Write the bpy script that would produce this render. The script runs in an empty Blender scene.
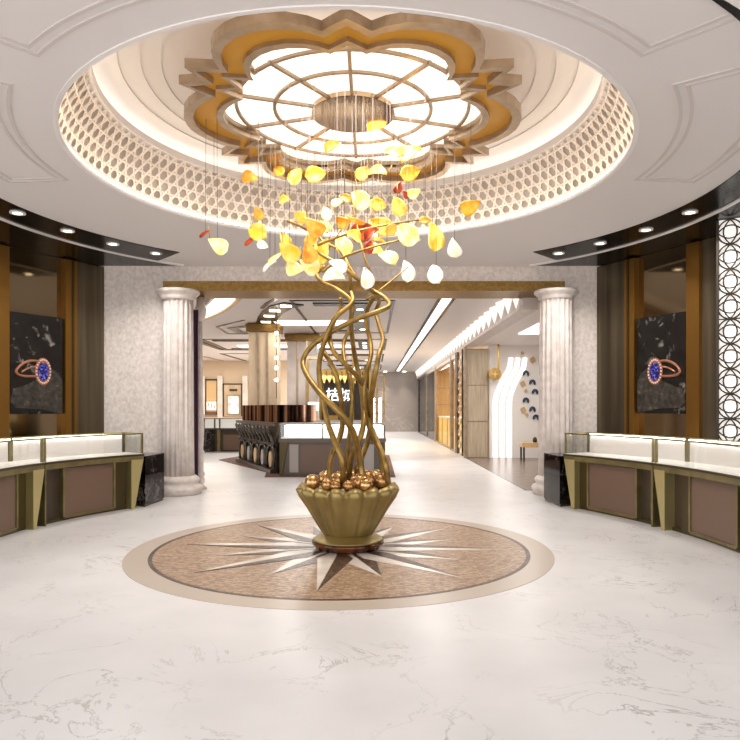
import bpy, bmesh, math, random
from mathutils import Vector
random.seed(7)
PI = math.pi
C = bpy.context.scene.collection

# ------------------------------------------------------------------ camera geometry (used to turn measured points into places)
F = 657.0; VX = 373.0; VY = 408.0; EYE = 1.6
def GX(px, Y): return (px - VX) / F * Y
def GZ(py, Y): return EYE - (py - VY) / F * Y
def PT(px, py, Y): return Vector((GX(px, Y), Y, GZ(py, Y)))
def PL(px, py, z):
    Y = (EYE - z) * F / (py - VY)
    return Vector((GX(px, Y), Y, z))

# ------------------------------------------------------------------ materials
def lin(h):
    h = h.lstrip('#'); out = []
    for i in (0, 2, 4):
        c = int(h[i:i+2], 16) / 255
        out.append(c / 12.92 if c <= .04045 else ((c + .055) / 1.055) ** 2.4)
    return (*out, 1)
def base(name, col='#ffffff', rough=.5, metal=0, emis=None, es=0, spec=.5, coat=0):
    m = bpy.data.materials.new(name); m.use_nodes = True
    b = m.node_tree.nodes['Principled BSDF']
    b.inputs['Base Color'].default_value = lin(col)
    b.inputs['Roughness'].default_value = rough
    b.inputs['Metallic'].default_value = metal
    b.inputs['Specular IOR Level'].default_value = spec
    b.inputs['Coat Weight'].default_value = coat
    if emis:
        b.inputs['Emission Color'].default_value = lin(emis); b.inputs['Emission Strength'].default_value = es
    return m
def nodes(m): return m.node_tree.nodes, m.node_tree.links, m.node_tree.nodes['Principled BSDF']
def coords(m, scale=1, kind='Object'):
    N, L, B = nodes(m)
    g = N.new('ShaderNodeNewGeometry'); mp = N.new('ShaderNodeMapping')
    mp.inputs['Scale'].default_value = (scale,)*3 if not isinstance(scale, tuple) else scale
    L.new(g.outputs['Position'], mp.inputs['Vector']); return mp.outputs['Vector']
def ramp(m, fac, stops):
    N, L, B = nodes(m); r = N.new('ShaderNodeValToRGB')
    el = r.color_ramp.elements
    while len(el) < len(stops): el.new(.5)
    for e, (p, c) in zip(el, stops): e.position = p; e.color = lin(c)
    L.new(fac, r.inputs['Fac']); return r.outputs['Color']
def noise(m, vec, scale, detail=4, rough=.5, dist=0):
    N, L, B = nodes(m); n = N.new('ShaderNodeTexNoise')
    n.inputs['Scale'].default_value = scale; n.inputs['Detail'].default_value = detail
    n.inputs['Roughness'].default_value = rough; n.inputs['Distortion'].default_value = dist
    L.new(vec, n.inputs['Vector']); return n
def noisy(name, stops, scale=3, detail=5, rough=.5, metal=0, stretch=1, dist=0, spec=.5, bump=0, **k):
    m = base(name, rough=rough, metal=metal, spec=spec, **k); N, L, B = nodes(m)
    n = noise(m, coords(m, stretch), scale, detail, .55, dist)
    L.new(ramp(m, n.outputs['Fac'], stops), B.inputs['Base Color'])
    if bump:
        b = N.new('ShaderNodeBump'); b.inputs['Strength'].default_value = bump; b.inputs['Distance'].default_value = .01
        L.new(n.outputs['Fac'], b.inputs['Height']); L.new(b.outputs['Normal'], B.inputs['Normal'])
    return m
def veined(name, col, vein, scale, width, rough, tint=None, dist=1.2, spec=.5):
    m = base(name, rough=rough, spec=spec); N, L, B = nodes(m); v = coords(m)
    n1 = noise(m, v, scale, 8, .62, dist)
    s = N.new('ShaderNodeMath'); s.operation = 'SUBTRACT'; s.inputs[1].default_value = .5; L.new(n1.outputs['Fac'], s.inputs[0])
    a = N.new('ShaderNodeMath'); a.operation = 'ABSOLUTE'; L.new(s.outputs[0], a.inputs[0])
    n2 = noise(m, v, scale*.6, 3)
    veins = ramp(m, a.outputs[0], [(0, '#ffffff'), (width, '#000000')])
    mask = ramp(m, n2.outputs['Fac'], [(.45, '#000000'), (.62, '#ffffff')])
    mu = N.new('ShaderNodeMath'); mu.operation = 'MULTIPLY'; L.new(veins, mu.inputs[0]); L.new(mask, mu.inputs[1])
    mx = N.new('ShaderNodeMix'); mx.data_type = 'RGBA'
    L.new(mu.outputs[0], mx.inputs['Factor'])
    n3 = noise(m, v, scale*.8, 4)
    L.new(ramp(m, n3.outputs['Fac'], [(.35, col), (.7, tint or col)]), mx.inputs['A'])
    mx.inputs['B'].default_value = lin(vein)
    L.new(mx.outputs['Result'], B.inputs['Base Color']); return m
def mosaic(name, stops, scale, rough=.35):
    m = base(name, rough=rough); N, L, B = nodes(m); v = coords(m, (1, 2.2, 1))
    t = N.new('ShaderNodeTexVoronoi'); t.inputs['Scale'].default_value = scale; L.new(v, t.inputs['Vector'])
    sp = N.new('ShaderNodeSeparateColor'); L.new(t.outputs['Color'], sp.inputs['Color'])
    L.new(ramp(m, sp.outputs[0], stops), B.inputs['Base Color']); return m
def glass(name, tint='#ffffff', refl=.1, rough=.02):
    m = bpy.data.materials.new(name); m.use_nodes = True; N = m.node_tree.nodes; L = m.node_tree.links
    N.remove(N['Principled BSDF']); o = N['Material Output']
    t = N.new('ShaderNodeBsdfTransparent'); t.inputs['Color'].default_value = lin(tint)
    g = N.new('ShaderNodeBsdfGlossy'); g.inputs['Roughness'].default_value = rough
    x = N.new('ShaderNodeMixShader')
    if refl is None: x.inputs[0].default_value = .07
    else:
        f = N.new('ShaderNodeLayerWeight'); f.inputs['Blend'].default_value = refl
        L.new(f.outputs['Fresnel'], x.inputs[0])
    L.new(t.outputs[0], x.inputs[1]); L.new(g.outputs[0], x.inputs[2])
    L.new(x.outputs[0], o.inputs['Surface']); return m
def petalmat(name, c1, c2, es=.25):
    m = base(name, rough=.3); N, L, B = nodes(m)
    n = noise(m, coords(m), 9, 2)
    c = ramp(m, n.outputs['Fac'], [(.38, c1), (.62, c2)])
    L.new(c, B.inputs['Base Color']); L.new(c, B.inputs['Emission Color']); B.inputs['Emission Strength'].default_value = es  # petal colour is also emitted, so the glass looks lit through
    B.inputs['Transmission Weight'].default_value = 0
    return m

M = dict(
    floor=veined('white_marble', '#dcd9d8', '#a8a09e', 1.5, .009, .3, '#e6e3e2', .9, .35),
    shopfloor=noisy('brown_wood_floor', [(.3, '#77665c'), (.7, '#93847a')], 3, stretch=(1, 8, 1), rough=.25),
    ceil=base('ceiling_paint', '#d8d1cd', .6),
    mould=base('ceiling_moulding', '#c9c0bb', .6),
    dome=base('dome_paint', '#e6dfd9', .6),
    black=base('black_gloss', '#0d0b0a', .2, spec=.12),
    rim=base('white_rim', '#e2dcd8', .4),
    stone=noisy('beige_stone', [(.3, '#c2b5ab'), (.5, '#d3c7be'), (.72, '#e2d8d0')], 16, 8, rough=.5, stretch=(1, 1, .8), dist=.4, bump=.15),
    marblegrey=veined('grey_marble_wall', '#968c84', '#c9c2ba', .6, .012, .3, '#a59b93', 1.0),
    column=noisy('column_stone', [(.3, '#c6b9b0'), (.7, '#ddd3cc')], 7, 5, rough=.5),
    gold=noisy('brushed_gold', [(.3, '#94733a'), (.7, '#bd9a58')], 12, 3, rough=.3, metal=1, stretch=(1, 1, .2)),
    goldbeam=noisy('gold_beam', [(.3, '#75592b'), (.7, '#967540')], 20, 3, rough=.38, metal=.8),
    brass=noisy('antique_brass', [(.3, '#6f6440'), (.7, '#8b7f56')], 4, 3, rough=.35, metal=.75),
    brassdark=base('dark_brass', '#4a3f26', .3, .7),
    brasspale=base('pale_brass', '#b9ab78', .35, .75),
    bronze=noisy('bronze_frame', [(.3, '#9c876f'), (.7, '#b39f88')], 6, 3, rough=.3, metal=.6),
    tray=base('amber_gold', '#c9922a', .5, .1),
    mirror=base('bronze_mirror', '#b89d80', .08, 1),
    wallmirror=base('smoked_mirror', '#8f8068', .08, 1),
    darkpanel=noisy('dark_bronze_panel', [(.35, '#4d4334'), (.65, '#675b48')], 2.2, 2, rough=.28, metal=.6, stretch=(3, 3, .1)),
    pilaster=base('gold_pilaster', '#8a632c', .3, .8),
    brown=base('brown_lacquer', '#69503f', .4),
    innerbrown=base('dark_brown', '#3a2c1e', .5),
    blackmarble=veined('black_marble', '#100d0c', '#8d8078', 3.5, .03, .2, '#1d1816', 2.0, .2),
    blacktop=veined('black_polished_marble', '#0a0808', '#9a8f88', 3.0, .015, .08, None, 1.2, .2),
    deck=base('white_deck', '#f2eeea', .3),
    palepanel=base('pale_back_panel', '#e4dddb', .35),
    white=base('plain_white', '#efe9e3', .5),
    light=base('light_panel', '#ffffff', .5, emis='#fff6ea', es=.75),
    striplight=base('strip_light', '#ffffff', .5, emis='#fffaf2', es=1.5),
    wallline=base('wall_line_light', '#ffffff', .5, emis='#fffaf5', es=1.1),
    clearthin=glass('shop_glass', '#f8f6f0', None),
    caselight=base('case_light', '#ffffff', .5, emis='#fffaf4', es=14),
    cove=base('cove_light', '#ffffff', .5, emis='#ffe6c4', es=11),
    cove2=base('upper_cove_light', '#ffffff', .5, emis='#fffaf2', es=5),
    spot=base('spot_lens', '#ffffff', .5, emis='#fff3dd', es=6),
    pleat=base('pleated_light', '#f6efe8', .5, emis='#fff6ee', es=.7),
    lattice=base('cream_lattice', '#f6ece0', .4),
    backing=base('lattice_backing', '#cdc2b8', .6),
    clear=glass('clear_glass', '#f6f7f5', None),
    smoked=glass('smoked_glass', '#a4947c', .25),
    outer=base('medallion_border', '#bfb1a2', .3),
    field=mosaic('brown_mosaic', [(0, '#7c5c43'), (.45, '#9c7f65'), (1, '#bda388')], 26),
    darkmosaic=mosaic('dark_mosaic', [(0, '#2c1e16'), (.5, '#4b362a'), (1, '#7a6253')], 34),
    cream=noisy('cream_marble', [(.3, '#d8cabb'), (.7, '#e9dfd4')], 4, 4, rough=.22),
    vase=noisy('olive_gold_vase', [(.3, '#857344'), (.7, '#a8925c')], 2.5, 3, rough=.38, metal=.65),
    vasebase=noisy('tortoise_base', [(.35, '#1d0e08'), (.62, '#6b3514')], 6, 3, rough=.12),
    branch=noisy('gilt_branch', [(.3, '#7d6230'), (.7, '#a98845')], 10, 3, rough=.38, metal=.7),
    ball=noisy('gilt_ball', [(.35, '#9a6f3c'), (.65, '#d8ab73')], 9, 3, rough=.25, metal=.8),
    wire=base('steel_wire', '#5d534b', .5, .3),
    purple=base('purple_velvet', '#43263c', .8),
    wood=noisy('pale_veneer', [(.3, '#ad9a80'), (.7, '#cdbca2')], 3, 4, rough=.4, stretch=(6, 6, .4)),
    honey=noisy('honey_veneer', [(.3, '#c09a63'), (.7, '#dfbd88')], 3, 4, rough=.4, stretch=(6, 6, .4)),
    yellow=base('lit_yellow_glass', '#e9c66c', .3, emis='#ffd97d', es=.35),
    rug=noisy('brown_rug', [(.3, '#4d3023'), (.7, '#7c5745')], 3, 5, rough=.8),
    darkcarve=noisy('dark_carved_metal', [(.3, '#2c2824'), (.7, '#6a6259')], 7, 4, rough=.3, metal=.7),
    grey=base('grey_counter', '#5b5147', .35, .3),
    greypanel=base('light_grey_panel', '#a69d97', .4),
    copper=noisy('copper_mirror', [(.38, '#120a08'), (.5, '#4a2c22'), (.62, '#b08e74')], 1.6, 1, rough=.08, metal=.9, stretch=(5, 3, .02)),
    beige=noisy('beige_marble_pier', [(.3, '#ad9579'), (.7, '#cbb698')], 2, 4, rough=.3, stretch=(2, 2, .5)),
    pier2=noisy('pale_marble_pier', [(.3, '#c4b8ae'), (.7, '#ddd4cc')], 2, 4, rough=.3),
    blue=base('slate_blue_enamel', '#33495a', .4, .2),
    tan=base('tan_plaque', '#c9a97c', .5),
    photo=noisy('dark_rock_print', [(.35, '#060505'), (.6, '#1c1916'), (.78, '#8b857e')], 6, 5, rough=.25, dist=.6),
    rockprint=noisy('grey_rock_print', [(.3, '#14110f'), (.6, '#423d36'), (.8, '#7a746a')], 14, 6, rough=.3),
    rosegold=base('rose_gold_print', '#a56a4c', .3, .5),
    gem=noisy('violet_blue_gem', [(.35, '#0c0b33'), (.52, '#2b2a80'), (.72, '#8a88d8')], 30, 2, rough=.1),
    halo=base('pale_halo', '#e9cfc0', .3),
    poster=noisy('pale_poster_print', [(.35, '#b9aeb4'), (.6, '#e8e2e4')], 3, 3, rough=.4),
    wallbeige=base('beige_paint', '#c9b49b', .6),
    screenwhite=base('lit_screen_backing', '#f4efe9', .5, emis='#fff8f0', es=.55),
    screenmetal=base('dark_screen_metal', '#3f372d', .4, .5),
    letters=base('lit_white_letters', '#ffffff', .5, emis='#ffffff', es=1.3),
)
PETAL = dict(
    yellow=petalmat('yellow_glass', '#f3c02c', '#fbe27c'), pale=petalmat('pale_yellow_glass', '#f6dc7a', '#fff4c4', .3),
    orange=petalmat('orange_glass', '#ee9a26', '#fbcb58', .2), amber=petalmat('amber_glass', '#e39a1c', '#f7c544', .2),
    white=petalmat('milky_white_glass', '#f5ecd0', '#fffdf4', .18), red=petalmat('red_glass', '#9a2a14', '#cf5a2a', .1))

# ------------------------------------------------------------------ mesh building
class MB:
    def __init__(s): s.v = []; s.f = []; s.sm = []
    def add(s, vs, fs, smooth=False):
        o = len(s.v); s.v += [Vector(p) for p in vs]
        for f in fs: s.f.append([o + i for i in f]); s.sm.append(smooth)
        return s
    def box(s, x0, x1, y0, y1, z0, z1):
        return s.add([(x0,y0,z0),(x1,y0,z0),(x1,y1,z0),(x0,y1,z0),(x0,y0,z1),(x1,y0,z1),(x1,y1,z1),(x0,y1,z1)],
                     [(3,2,1,0),(4,5,6,7),(0,1,5,4),(1,2,6,5),(2,3,7,6),(3,0,4,7)])
    def prism(s, poly, z0, z1):
        n = len(poly)
        return s.add([(p[0],p[1],z0) for p in poly] + [(p[0],p[1],z1) for p in poly],
                     [list(range(n))[::-1], list(range(n, 2*n))] + [(i,(i+1)%n,n+(i+1)%n,n+i) for i in range(n)])
    def wall(s, a, b, th, z0, z1):           # thick wall from a to b, thickness to the left of a->b
        a = Vector(a[:2]); b = Vector(b[:2]); d = (b-a).normalized(); n = Vector((-d.y, d.x))*th
        return s.prism([a, b, b+n, a+n], z0, z1)
    def strip(s, A, B, z0, z1, closed=True):  # solid ring between two outlines
        n = len(A); vs = []
        for P_, z in ((A,z0),(B,z0),(A,z1),(B,z1)): vs += [(p[0],p[1],z) for p in P_]
        fs = []
        for i in range(n if closed else n-1):
            j = (i+1) % n
            fs += [(i,j,n+j,n+i),(2*n+i,3*n+i,3*n+j,2*n+j),(i,2*n+i,2*n+j,j),(n+i,n+j,3*n+j,3*n+i)]
        if not closed: fs += [(0,n,3*n,2*n),(n-1,3*n-1,4*n-1,2*n-1)]
        return s.add(vs, fs)
    def arc(s, c, r0, r1, a0, a1, z0, z1, n=24):
        A = [(c[0]+r0*math.cos(math.radians(a0+(a1-a0)*i/n)), c[1]+r0*math.sin(math.radians(a0+(a1-a0)*i/n))) for i in range(n+1)]
        B = [(c[0]+r1*math.cos(math.radians(a0+(a1-a0)*i/n)), c[1]+r1*math.sin(math.radians(a0+(a1-a0)*i/n))) for i in range(n+1)]
        if abs(a1-a0) >= 359.9: return s.strip(A[:-1], B[:-1], z0, z1)
        return s.strip(A, B, z0, z1, False)
    def tube(s, pts, r, n=8, closed=False):
        pts = [Vector(p) for p in pts]; m = len(pts)
        rs = r if isinstance(r, (list, tuple)) else [r]*m
        vs = []; up = None
        for i, p in enumerate(pts):
            if closed: t = pts[(i+1)%m]-pts[i-1]
            else: t = pts[min(i+1,m-1)]-pts[max(i-1,0)]
            t.normalize()
            if up is None: up = t.orthogonal().normalized()
            u = (up - t*up.dot(t)); u = u.normalized() if u.length > 1e-6 else t.orthogonal().normalized(); up = u
            w = t.cross(u)
            for k in range(n):
                a = 2*PI*k/n; vs.append(p + (u*math.cos(a)+w*math.sin(a))*rs[i])
        fs = []
        for i in range(m if closed else m-1):
            j = (i+1)%m
            for k in range(n): fs.append((i*n+k, i*n+(k+1)%n, j*n+(k+1)%n, j*n+k))
        if not closed: fs += [tuple(range(n))[::-1], tuple(range((m-1)*n, m*n))]
        return s.add(vs, fs, True)
    def lathe(s, cx, cy, prof, n=32, fn=None, smooth=True):
        vs = []; m = len(prof)
        for i, (r, z) in enumerate(prof):
            for k in range(n):
                a = 2*PI*k/n; rr, zz = fn(i, r, z, a) if fn else (r, z)
                vs.append((cx+rr*math.cos(a), cy+rr*math.sin(a), zz))
        fs = [(i*n+k, i*n+(k+1)%n, (i+1)*n+(k+1)%n, (i+1)*n+k) for i in range(m-1) for k in range(n)]
        fs += [tuple(range(n))[::-1], tuple(range((m-1)*n, m*n))]
        return s.add(vs, fs, smooth)
    def ball(s, c, r, n=14, sc=(1,1,1)):
        prof = [(math.sin(PI*i/8), -math.cos(PI*i/8)) for i in range(1, 8)]
        vs = []
        for q, z in prof:
            for k in range(n):
                a = 2*PI*k/n; vs.append((c[0]+r*q*math.cos(a)*sc[0], c[1]+r*q*math.sin(a)*sc[1], c[2]+r*z*sc[2]))
        vs += [(c[0],c[1],c[2]-r*sc[2]),(c[0],c[1],c[2]+r*sc[2])]
        fs = [(i*n+k, i*n+(k+1)%n, (i+1)*n+(k+1)%n, (i+1)*n+k) for i in range(6) for k in range(n)]
        fs += [(7*n,(k+1)%n,k) for k in range(n)] + [(7*n+1, 6*n+k, 6*n+(k+1)%n) for k in range(n)]
        return s.add(vs, fs, True)
    def bar(s, a, b, w, up=(0,0,1), h=None):  # square bar between two points
        a = Vector(a); b = Vector(b); t = (b-a).normalized(); up = Vector(up)
        u = t.cross(up); u = u.normalized() if u.length > 1e-5 else t.orthogonal().normalized()
        v = u.cross(t).normalized(); h = h or w
        vs = [p + u*(i*w/2) + v*(j*h/2) for p in (a,b) for i,j in ((-1,-1),(1,-1),(1,1),(-1,1))]
        return s.add(vs, [(0,1,2,3),(7,6,5,4),(0,4,5,1),(1,5,6,2),(2,6,7,3),(3,7,4,0)])
    def build(s, name, mat, parent=None, label=None, bevel=0, kind=None, doublesided=False):
        lo = Vector([min(p[i] for p in s.v) for i in range(3)]); hi = Vector([max(p[i] for p in s.v) for i in range(3)])
        c = (lo+hi)/2
        if not parent: c.z = lo.z
        me = bpy.data.meshes.new(name)
        me.from_pydata([tuple(p-c) for p in s.v], [], s.f)
        me.polygons.foreach_set('use_smooth', s.sm)
        bm = bmesh.new(); bm.from_mesh(me); bmesh.ops.recalc_face_normals(bm, faces=bm.faces); bm.to_mesh(me); bm.free()
        me.materials.append(M[mat] if isinstance(mat, str) else mat)
        o = bpy.data.objects.new(name, me); C.objects.link(o)
        if parent:
            o.parent = parent; o.location = c - wl(parent)
        else: o.location = c
        if bevel:
            b = o.modifiers.new('bevel', 'BEVEL'); b.width = bevel; b.segments = 2; b.limit_method = 'ANGLE'
        if label: o['label'] = label
        if kind: o['kind'] = kind
        return o
def wl(o):
    v = o.location.copy()
    while o.parent: o = o.parent; v += o.location
    return v
def tag(o, label, cat, group=None):
    o['label'] = label; o['category'] = cat
    if group: o['group'] = group
    return o
def thing(name, label, cat, loc, group=None):
    o = bpy.data.objects.new(name, None); C.objects.link(o); o.location = loc; o.empty_display_size = .1
    return tag(o, label, cat, group)
def struct(name, mb, mat, parent=None, bevel=0):
    return mb.build(name, mat, parent, kind=None if parent else 'structure', bevel=bevel)
def copy_tree(o, parent=None):
    c = o.copy(); C.objects.link(c)
    if parent: c.parent = parent
    for ch in list(o.children): copy_tree(ch, c)
    return c
def spline(pts, k=6):
    pts = [Vector(p) for p in pts]; out = []
    P_ = [pts[0]*2-pts[1]] + pts + [pts[-1]*2-pts[-2]]
    for i in range(1, len(P_)-2):
        a, b, c, d = P_[i-1:i+3]
        for j in range(k):
            t = j/k
            out.append(.5*((2*b)+(c-a)*t+(2*a-5*b+4*c-d)*t*t+(3*b-a-3*c+d)*t**3))
    out.append(pts[-1]); return out
def circ(c, r, n=128): return [(c[0]+r*math.cos(2*PI*i/n), c[1]+r*math.sin(2*PI*i/n)) for i in range(n)]

# ------------------------------------------------------------------ floor
AX = -.3
DC = (-.25, 7.28)          # dome and medallion centre
HZ = 4.25                # rotunda ceiling
HALL = 4.05
struct('floor', MB().box(-13, 9, -3, 46, -.2, 0), 'floor')
struct('floor.001', MB().prism([(2.95,12.75),(9,12.75),(9,21.2),(2.95,21.2)], .0005, .006), 'shopfloor')
mc = (-.36, 7.55); MR = 2.36
med = thing('floor_medallion', 'round inlaid floor medallion of brown mosaic and cream star rays under the vase', 'floor inlay', (mc[0], mc[1], 0))
MB().arc(mc, MR-.25, MR, 0, 360, .0005, .004, 128).build('border_ring', 'outer', med, 'plain beige border ring')
MB().arc(mc, MR-.295, MR-.25, 0, 360, .0005, .005, 128).build('dark_ring', 'darkmosaic', med)
MB().prism(circ(mc, MR-.295, 128), .0005, .004).build('mosaic_field', 'field', med)
def ray(a, r, wdt, r0, side, z):
    a = math.radians(a); d = Vector((math.cos(a), math.sin(a))); n = Vector((-d.y, d.x))
    c = Vector(mc); tip = c + d*r; root = c + d*.12; sh = c + d*r0 + n*wdt*side
    return [root, sh, tip] if side < 0 else [root, tip, sh]
lightray = MB(); darkray = MB()
for k in range(16):
    a = -90 + k*22.5 - 4
    big = k % 2 == 0
    r = 1.82 if big else 1.4
    r0 = .6 if big else .72; w = .19 if big else .17; zt_ = .009 if big else .0065
    lightray.prism([Vector(p) for p in ray(a, r, w, r0, -1, 0)], .0042, zt_)
    darkray.prism([Vector(p) for p in ray(a, r, w, r0, 1, 0)], .0042, zt_)
lightray.build('light_star_rays', 'cream', med, 'cream marble halves of the star rays')
darkray.build('dark_star_rays', 'darkmosaic', med, 'dark brown mosaic halves of the star rays')

# ------------------------------------------------------------------ rotunda ceiling
RH = 2.95
def rect_hit(c, a, x0, x1, y0, y1):
    dx, dy = math.cos(a), math.sin(a); t = 1e9
    if dx > 1e-9: t = min(t, (x1-c[0])/dx)
    if dx < -1e-9: t = min(t, (x0-c[0])/dx)
    if dy > 1e-9: t = min(t, (y1-c[1])/dy)
    if dy < -1e-9: t = min(t, (y0-c[1])/dy)
    return (c[0]+dx*t, c[1]+dy*t)
angs = sorted([2*PI*i/144 for i in range(144)] + [math.atan2(y-DC[1], x-DC[0]) % (2*PI) for x in (-8, 7.5) for y in (-1.5, 12.6)])
inn = [(DC[0]+RH*math.cos(a), DC[1]+RH*math.sin(a)) for a in angs]
outr = [rect_hit(DC, a, -8, 7.5, -1.5, 12.6) for a in angs]
ceiling = struct('ceiling', MB().strip(inn, outr, HZ, HZ+.12), 'ceil')
# small lip of the opening that hides the warm cove strip
MB().arc(DC, RH-.015, RH+.015, 0, 360, HZ-.01, HZ+.02, 144).build('opening_lip', 'rim', ceiling)
# cream lattice cove
def cone(u, v, off=0):
    r = RH + .02 - .31*v**1.35 + off; z = HZ + .04 + .59*v
    return Vector((DC[0]+r*math.cos(u), DC[1]+r*math.sin(u), z))
NB = 116
cov = thing('lattice_cove', 'cream geometric lattice band round the ceiling opening, lit warm from below', 'ceiling cove', (DC[0], DC[1], HZ+.03))
bk = MB()
K = 144; rows = 8
bk.add([cone(2*PI*i/K, j/rows, .06) for j in range(rows+1) for i in range(K)],
       [(j*K+i, j*K+(i+1)%K, (j+1)*K+(i+1)%K, (j+1)*K+i) for j in range(rows) for i in range(K)], True)
bk.build('backing', 'backing', cov)
lt = MB()
def ribbon(uv, w=.027, t=.012):
    pts = [cone(u, v) for u, v in uv]; ctr = [cone(u, v, .5) for u, v in uv]
    vs = []
    for i, p in enumerate(pts):
        tt = (pts[min(i+1, len(pts)-1)] - pts[max(i-1, 0)]).normalized()
        nn = (ctr[i]-p).normalized(); s_ = tt.cross(nn).normalized()*w/2
        vs += [p-s_, p+s_, p+s_+nn*t, p-s_+nn*t]
    fs = []
    for i in range(len(pts)-1):
        for k in range(4): fs.append((i*4+k, i*4+(k+1)%4, i*4+4+(k+1)%4, i*4+4+k))
    lt.add(vs, fs)
for i in range(NB):
    u0 = 2*PI*i/NB; run = 2*PI*2.5/NB
    for sgn in (1, -1): ribbon([(u0+sgn*run*j/8, j/8) for j in range(9)])
for j in range(5):
    ribbon([(2*PI*i/K, (j+.5)/5) for i in range(K+1)], .024)
lt.build('lattice', 'lattice', cov)
struct('trim_1', MB().arc(DC, RH-.03, RH-.015, 0, 360, HZ-.005, HZ+.03, 144), 'rim')
led = MB().tube([(DC[0]+(RH-.002)*math.cos(2*PI*i/120), DC[1]+(RH-.002)*math.sin(2*PI*i/120), HZ+.045) for i in range(120)], .018, 6, True)
tag(led.build('cove_light_strip', 'cove'), 'warm glowing light strip along the lower edge of the ceiling lattice', 'light strip')
# ledge above the lattice, upper cove and dome disc
dome = struct('ceiling.001', MB().prism(circ(DC, 2.0), 5.14, 5.24), 'dome')
MB().arc(DC, 1.995, 2.2, 0, 360, 5.125, 5.23, 128).build('ceiling_step', 'dome', dome)
MB().arc(DC, 2.195, 2.42, 0, 360, 5.11, 5.23, 128).build('ceiling_step', 'dome', dome)
MB().arc(DC, 2.415, 3.01, 0, 360, 5.095, 5.23, 128).build('ceiling_step', 'dome', dome)
MB().arc(DC, 2.99, 3.03, 0, 360, 4.85, 5.1, 128).build('upper_ring_wall', 'dome', dome)
MB().arc(DC, 2.64, 3.01, 0, 360, 4.865, 4.9, 128).build('ledge', 'rim', dome)
MB().arc(DC, 2.64, 2.67, 0, 360, 4.9, 4.95, 128).build('ledge_upstand', 'rim', dome)
c2 = MB().arc(DC, 2.8, 2.84, 0, 360, 4.905, 4.93, 100)
tag(c2.build('upper_cove_light', 'cove2'), 'soft light strip hidden on the ledge above the ceiling lattice', 'light strip')

# shallow frames moulded on the rotunda ceiling
def sector_frame(a0, a1, r0, r1, w=.05):
    m = MB(); z0, z1 = HZ-.009, HZ+.002
    for o in (0, .09):
        m.arc(DC, r0+o, r0+o+w*.6, a0+o*14, a1-o*14, z0, z1, 32); m.arc(DC, r1-o-w*.6, r1-o, a0+o*14, a1-o*14, z0, z1, 32)
        for a, sg in ((a0+o*14, 1), (a1-o*14, -1)):
            ar = math.radians(a); d = Vector((math.cos(ar), math.sin(ar)))
            p = Vector(DC)+d*(r0+o); q = Vector(DC)+d*(r1-o)
            m.bar((p.x,p.y,HZ-.004), (q.x,q.y,HZ-.004), w*.6, h=.01)
    return m
for n_, (a0, a1, r0, r1) in enumerate(((226,314,3.25,4.3),(174,215,3.3,4.05),(-35,6,3.3,4.05))):
    struct('trim_%d' % (n_+2), sector_frame(a0, a1, r0, r1), 'mould')

# black soffit bands, white line and outer black ceiling
CI = (AX, 7.9); CO = (AX, 8.4)
def pol(c, r, a): return (c[0]+r*math.cos(math.radians(a)), c[1]+r*math.sin(math.radians(a)))
def outer_edge(a, c=CO, r=4.9):          # point on the outer circle seen from CI in direction a
    d = Vector((math.cos(math.radians(a)), math.sin(math.radians(a)))); o = Vector(CI)-Vector(c)
    b = o.dot(d); t = -b + math.sqrt(b*b - o.dot(o) + r*r); p = Vector(CI)+d*t
    return (p.x, p.y)
spotpx = {'left': [(156,253),(113,243.6),(67.6,230.5),(17.6,212.6)], 'right': [(558.6,253),(600,243),(646,229.5),(690,212)]}
tn = 7
for side, (a0, a1) in (('left', (132.5, 250)), ('right', (47, -70))):
    n = 40; aa = [a0+(a1-a0)*i/n for i in range(n+1)]
    struct('trim_%d' % tn, MB().strip([pol(CI, 4.42, a) for a in aa], [outer_edge(a) for a in aa], HZ-.012, HZ+.01, False), 'black'); tn += 1
    b0 = 127 if side == 'left' else 53
    aa = [b0+(a1-b0)*i/n for i in range(n+1)]
    struct('trim_%d' % tn, MB().strip([outer_edge(a, CO, 4.9) for a in aa], [outer_edge(a, CO, 4.96) for a in aa], HZ-.03, HZ+.01, False), 'rim'); tn += 1
    sx = -1 if side == 'left' else 1
    A = [outer_edge(a, CO, 4.96) for a in aa]; B = []
    for p in A:
        t = (p[1]-CO[1])
        q = Vector((p[0]-CO[0], p[1]-CO[1]))
        k = max(1.0, min((7.4)/max(abs(q.x), .1), 3.79/max(q.y, .01) if q.y > 0 else 9))
        B.append((CO[0]+q.x*k, CO[1]+q.y*k))
    struct('trim_%d' % tn, MB().strip(A, B, HZ-.012, HZ+.005, False), 'black'); tn += 1
    order = ['nearest the stone wall', 'second from the stone wall', 'third from the stone wall', 'fourth and farthest from the stone wall']
    for (px, py), od in zip(spotpx[side], order):
        p = PL(px, py, HZ-.014)
        t = thing('recessed_downlight', 'round recessed downlight in the %s black soffit, %s' % (side, od), 'ceiling light', (p.x, p.y, HZ-.05), 'downlights in the black soffits')
        MB().arc((p.x, p.y), .062, .1, 0, 360, HZ-.028, HZ-.012, 24).build('trim_ring', 'rim', t)
        MB().prism(circ(p, .062, 24), HZ-.02, HZ-.012).build('lens', 'spot', t)
        l = bpy.data.lights.new('downlight_beam', 'SPOT'); l.energy = 62; l.spot_size = 2.5; l.spot_blend = .6; l.color = (1, .97, .94); l.shadow_soft_size = .06
        lo = bpy.data.objects.new('downlight_beam', l); C.objects.link(lo); lo.location = (p.x, p.y, HZ-.06)

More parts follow.
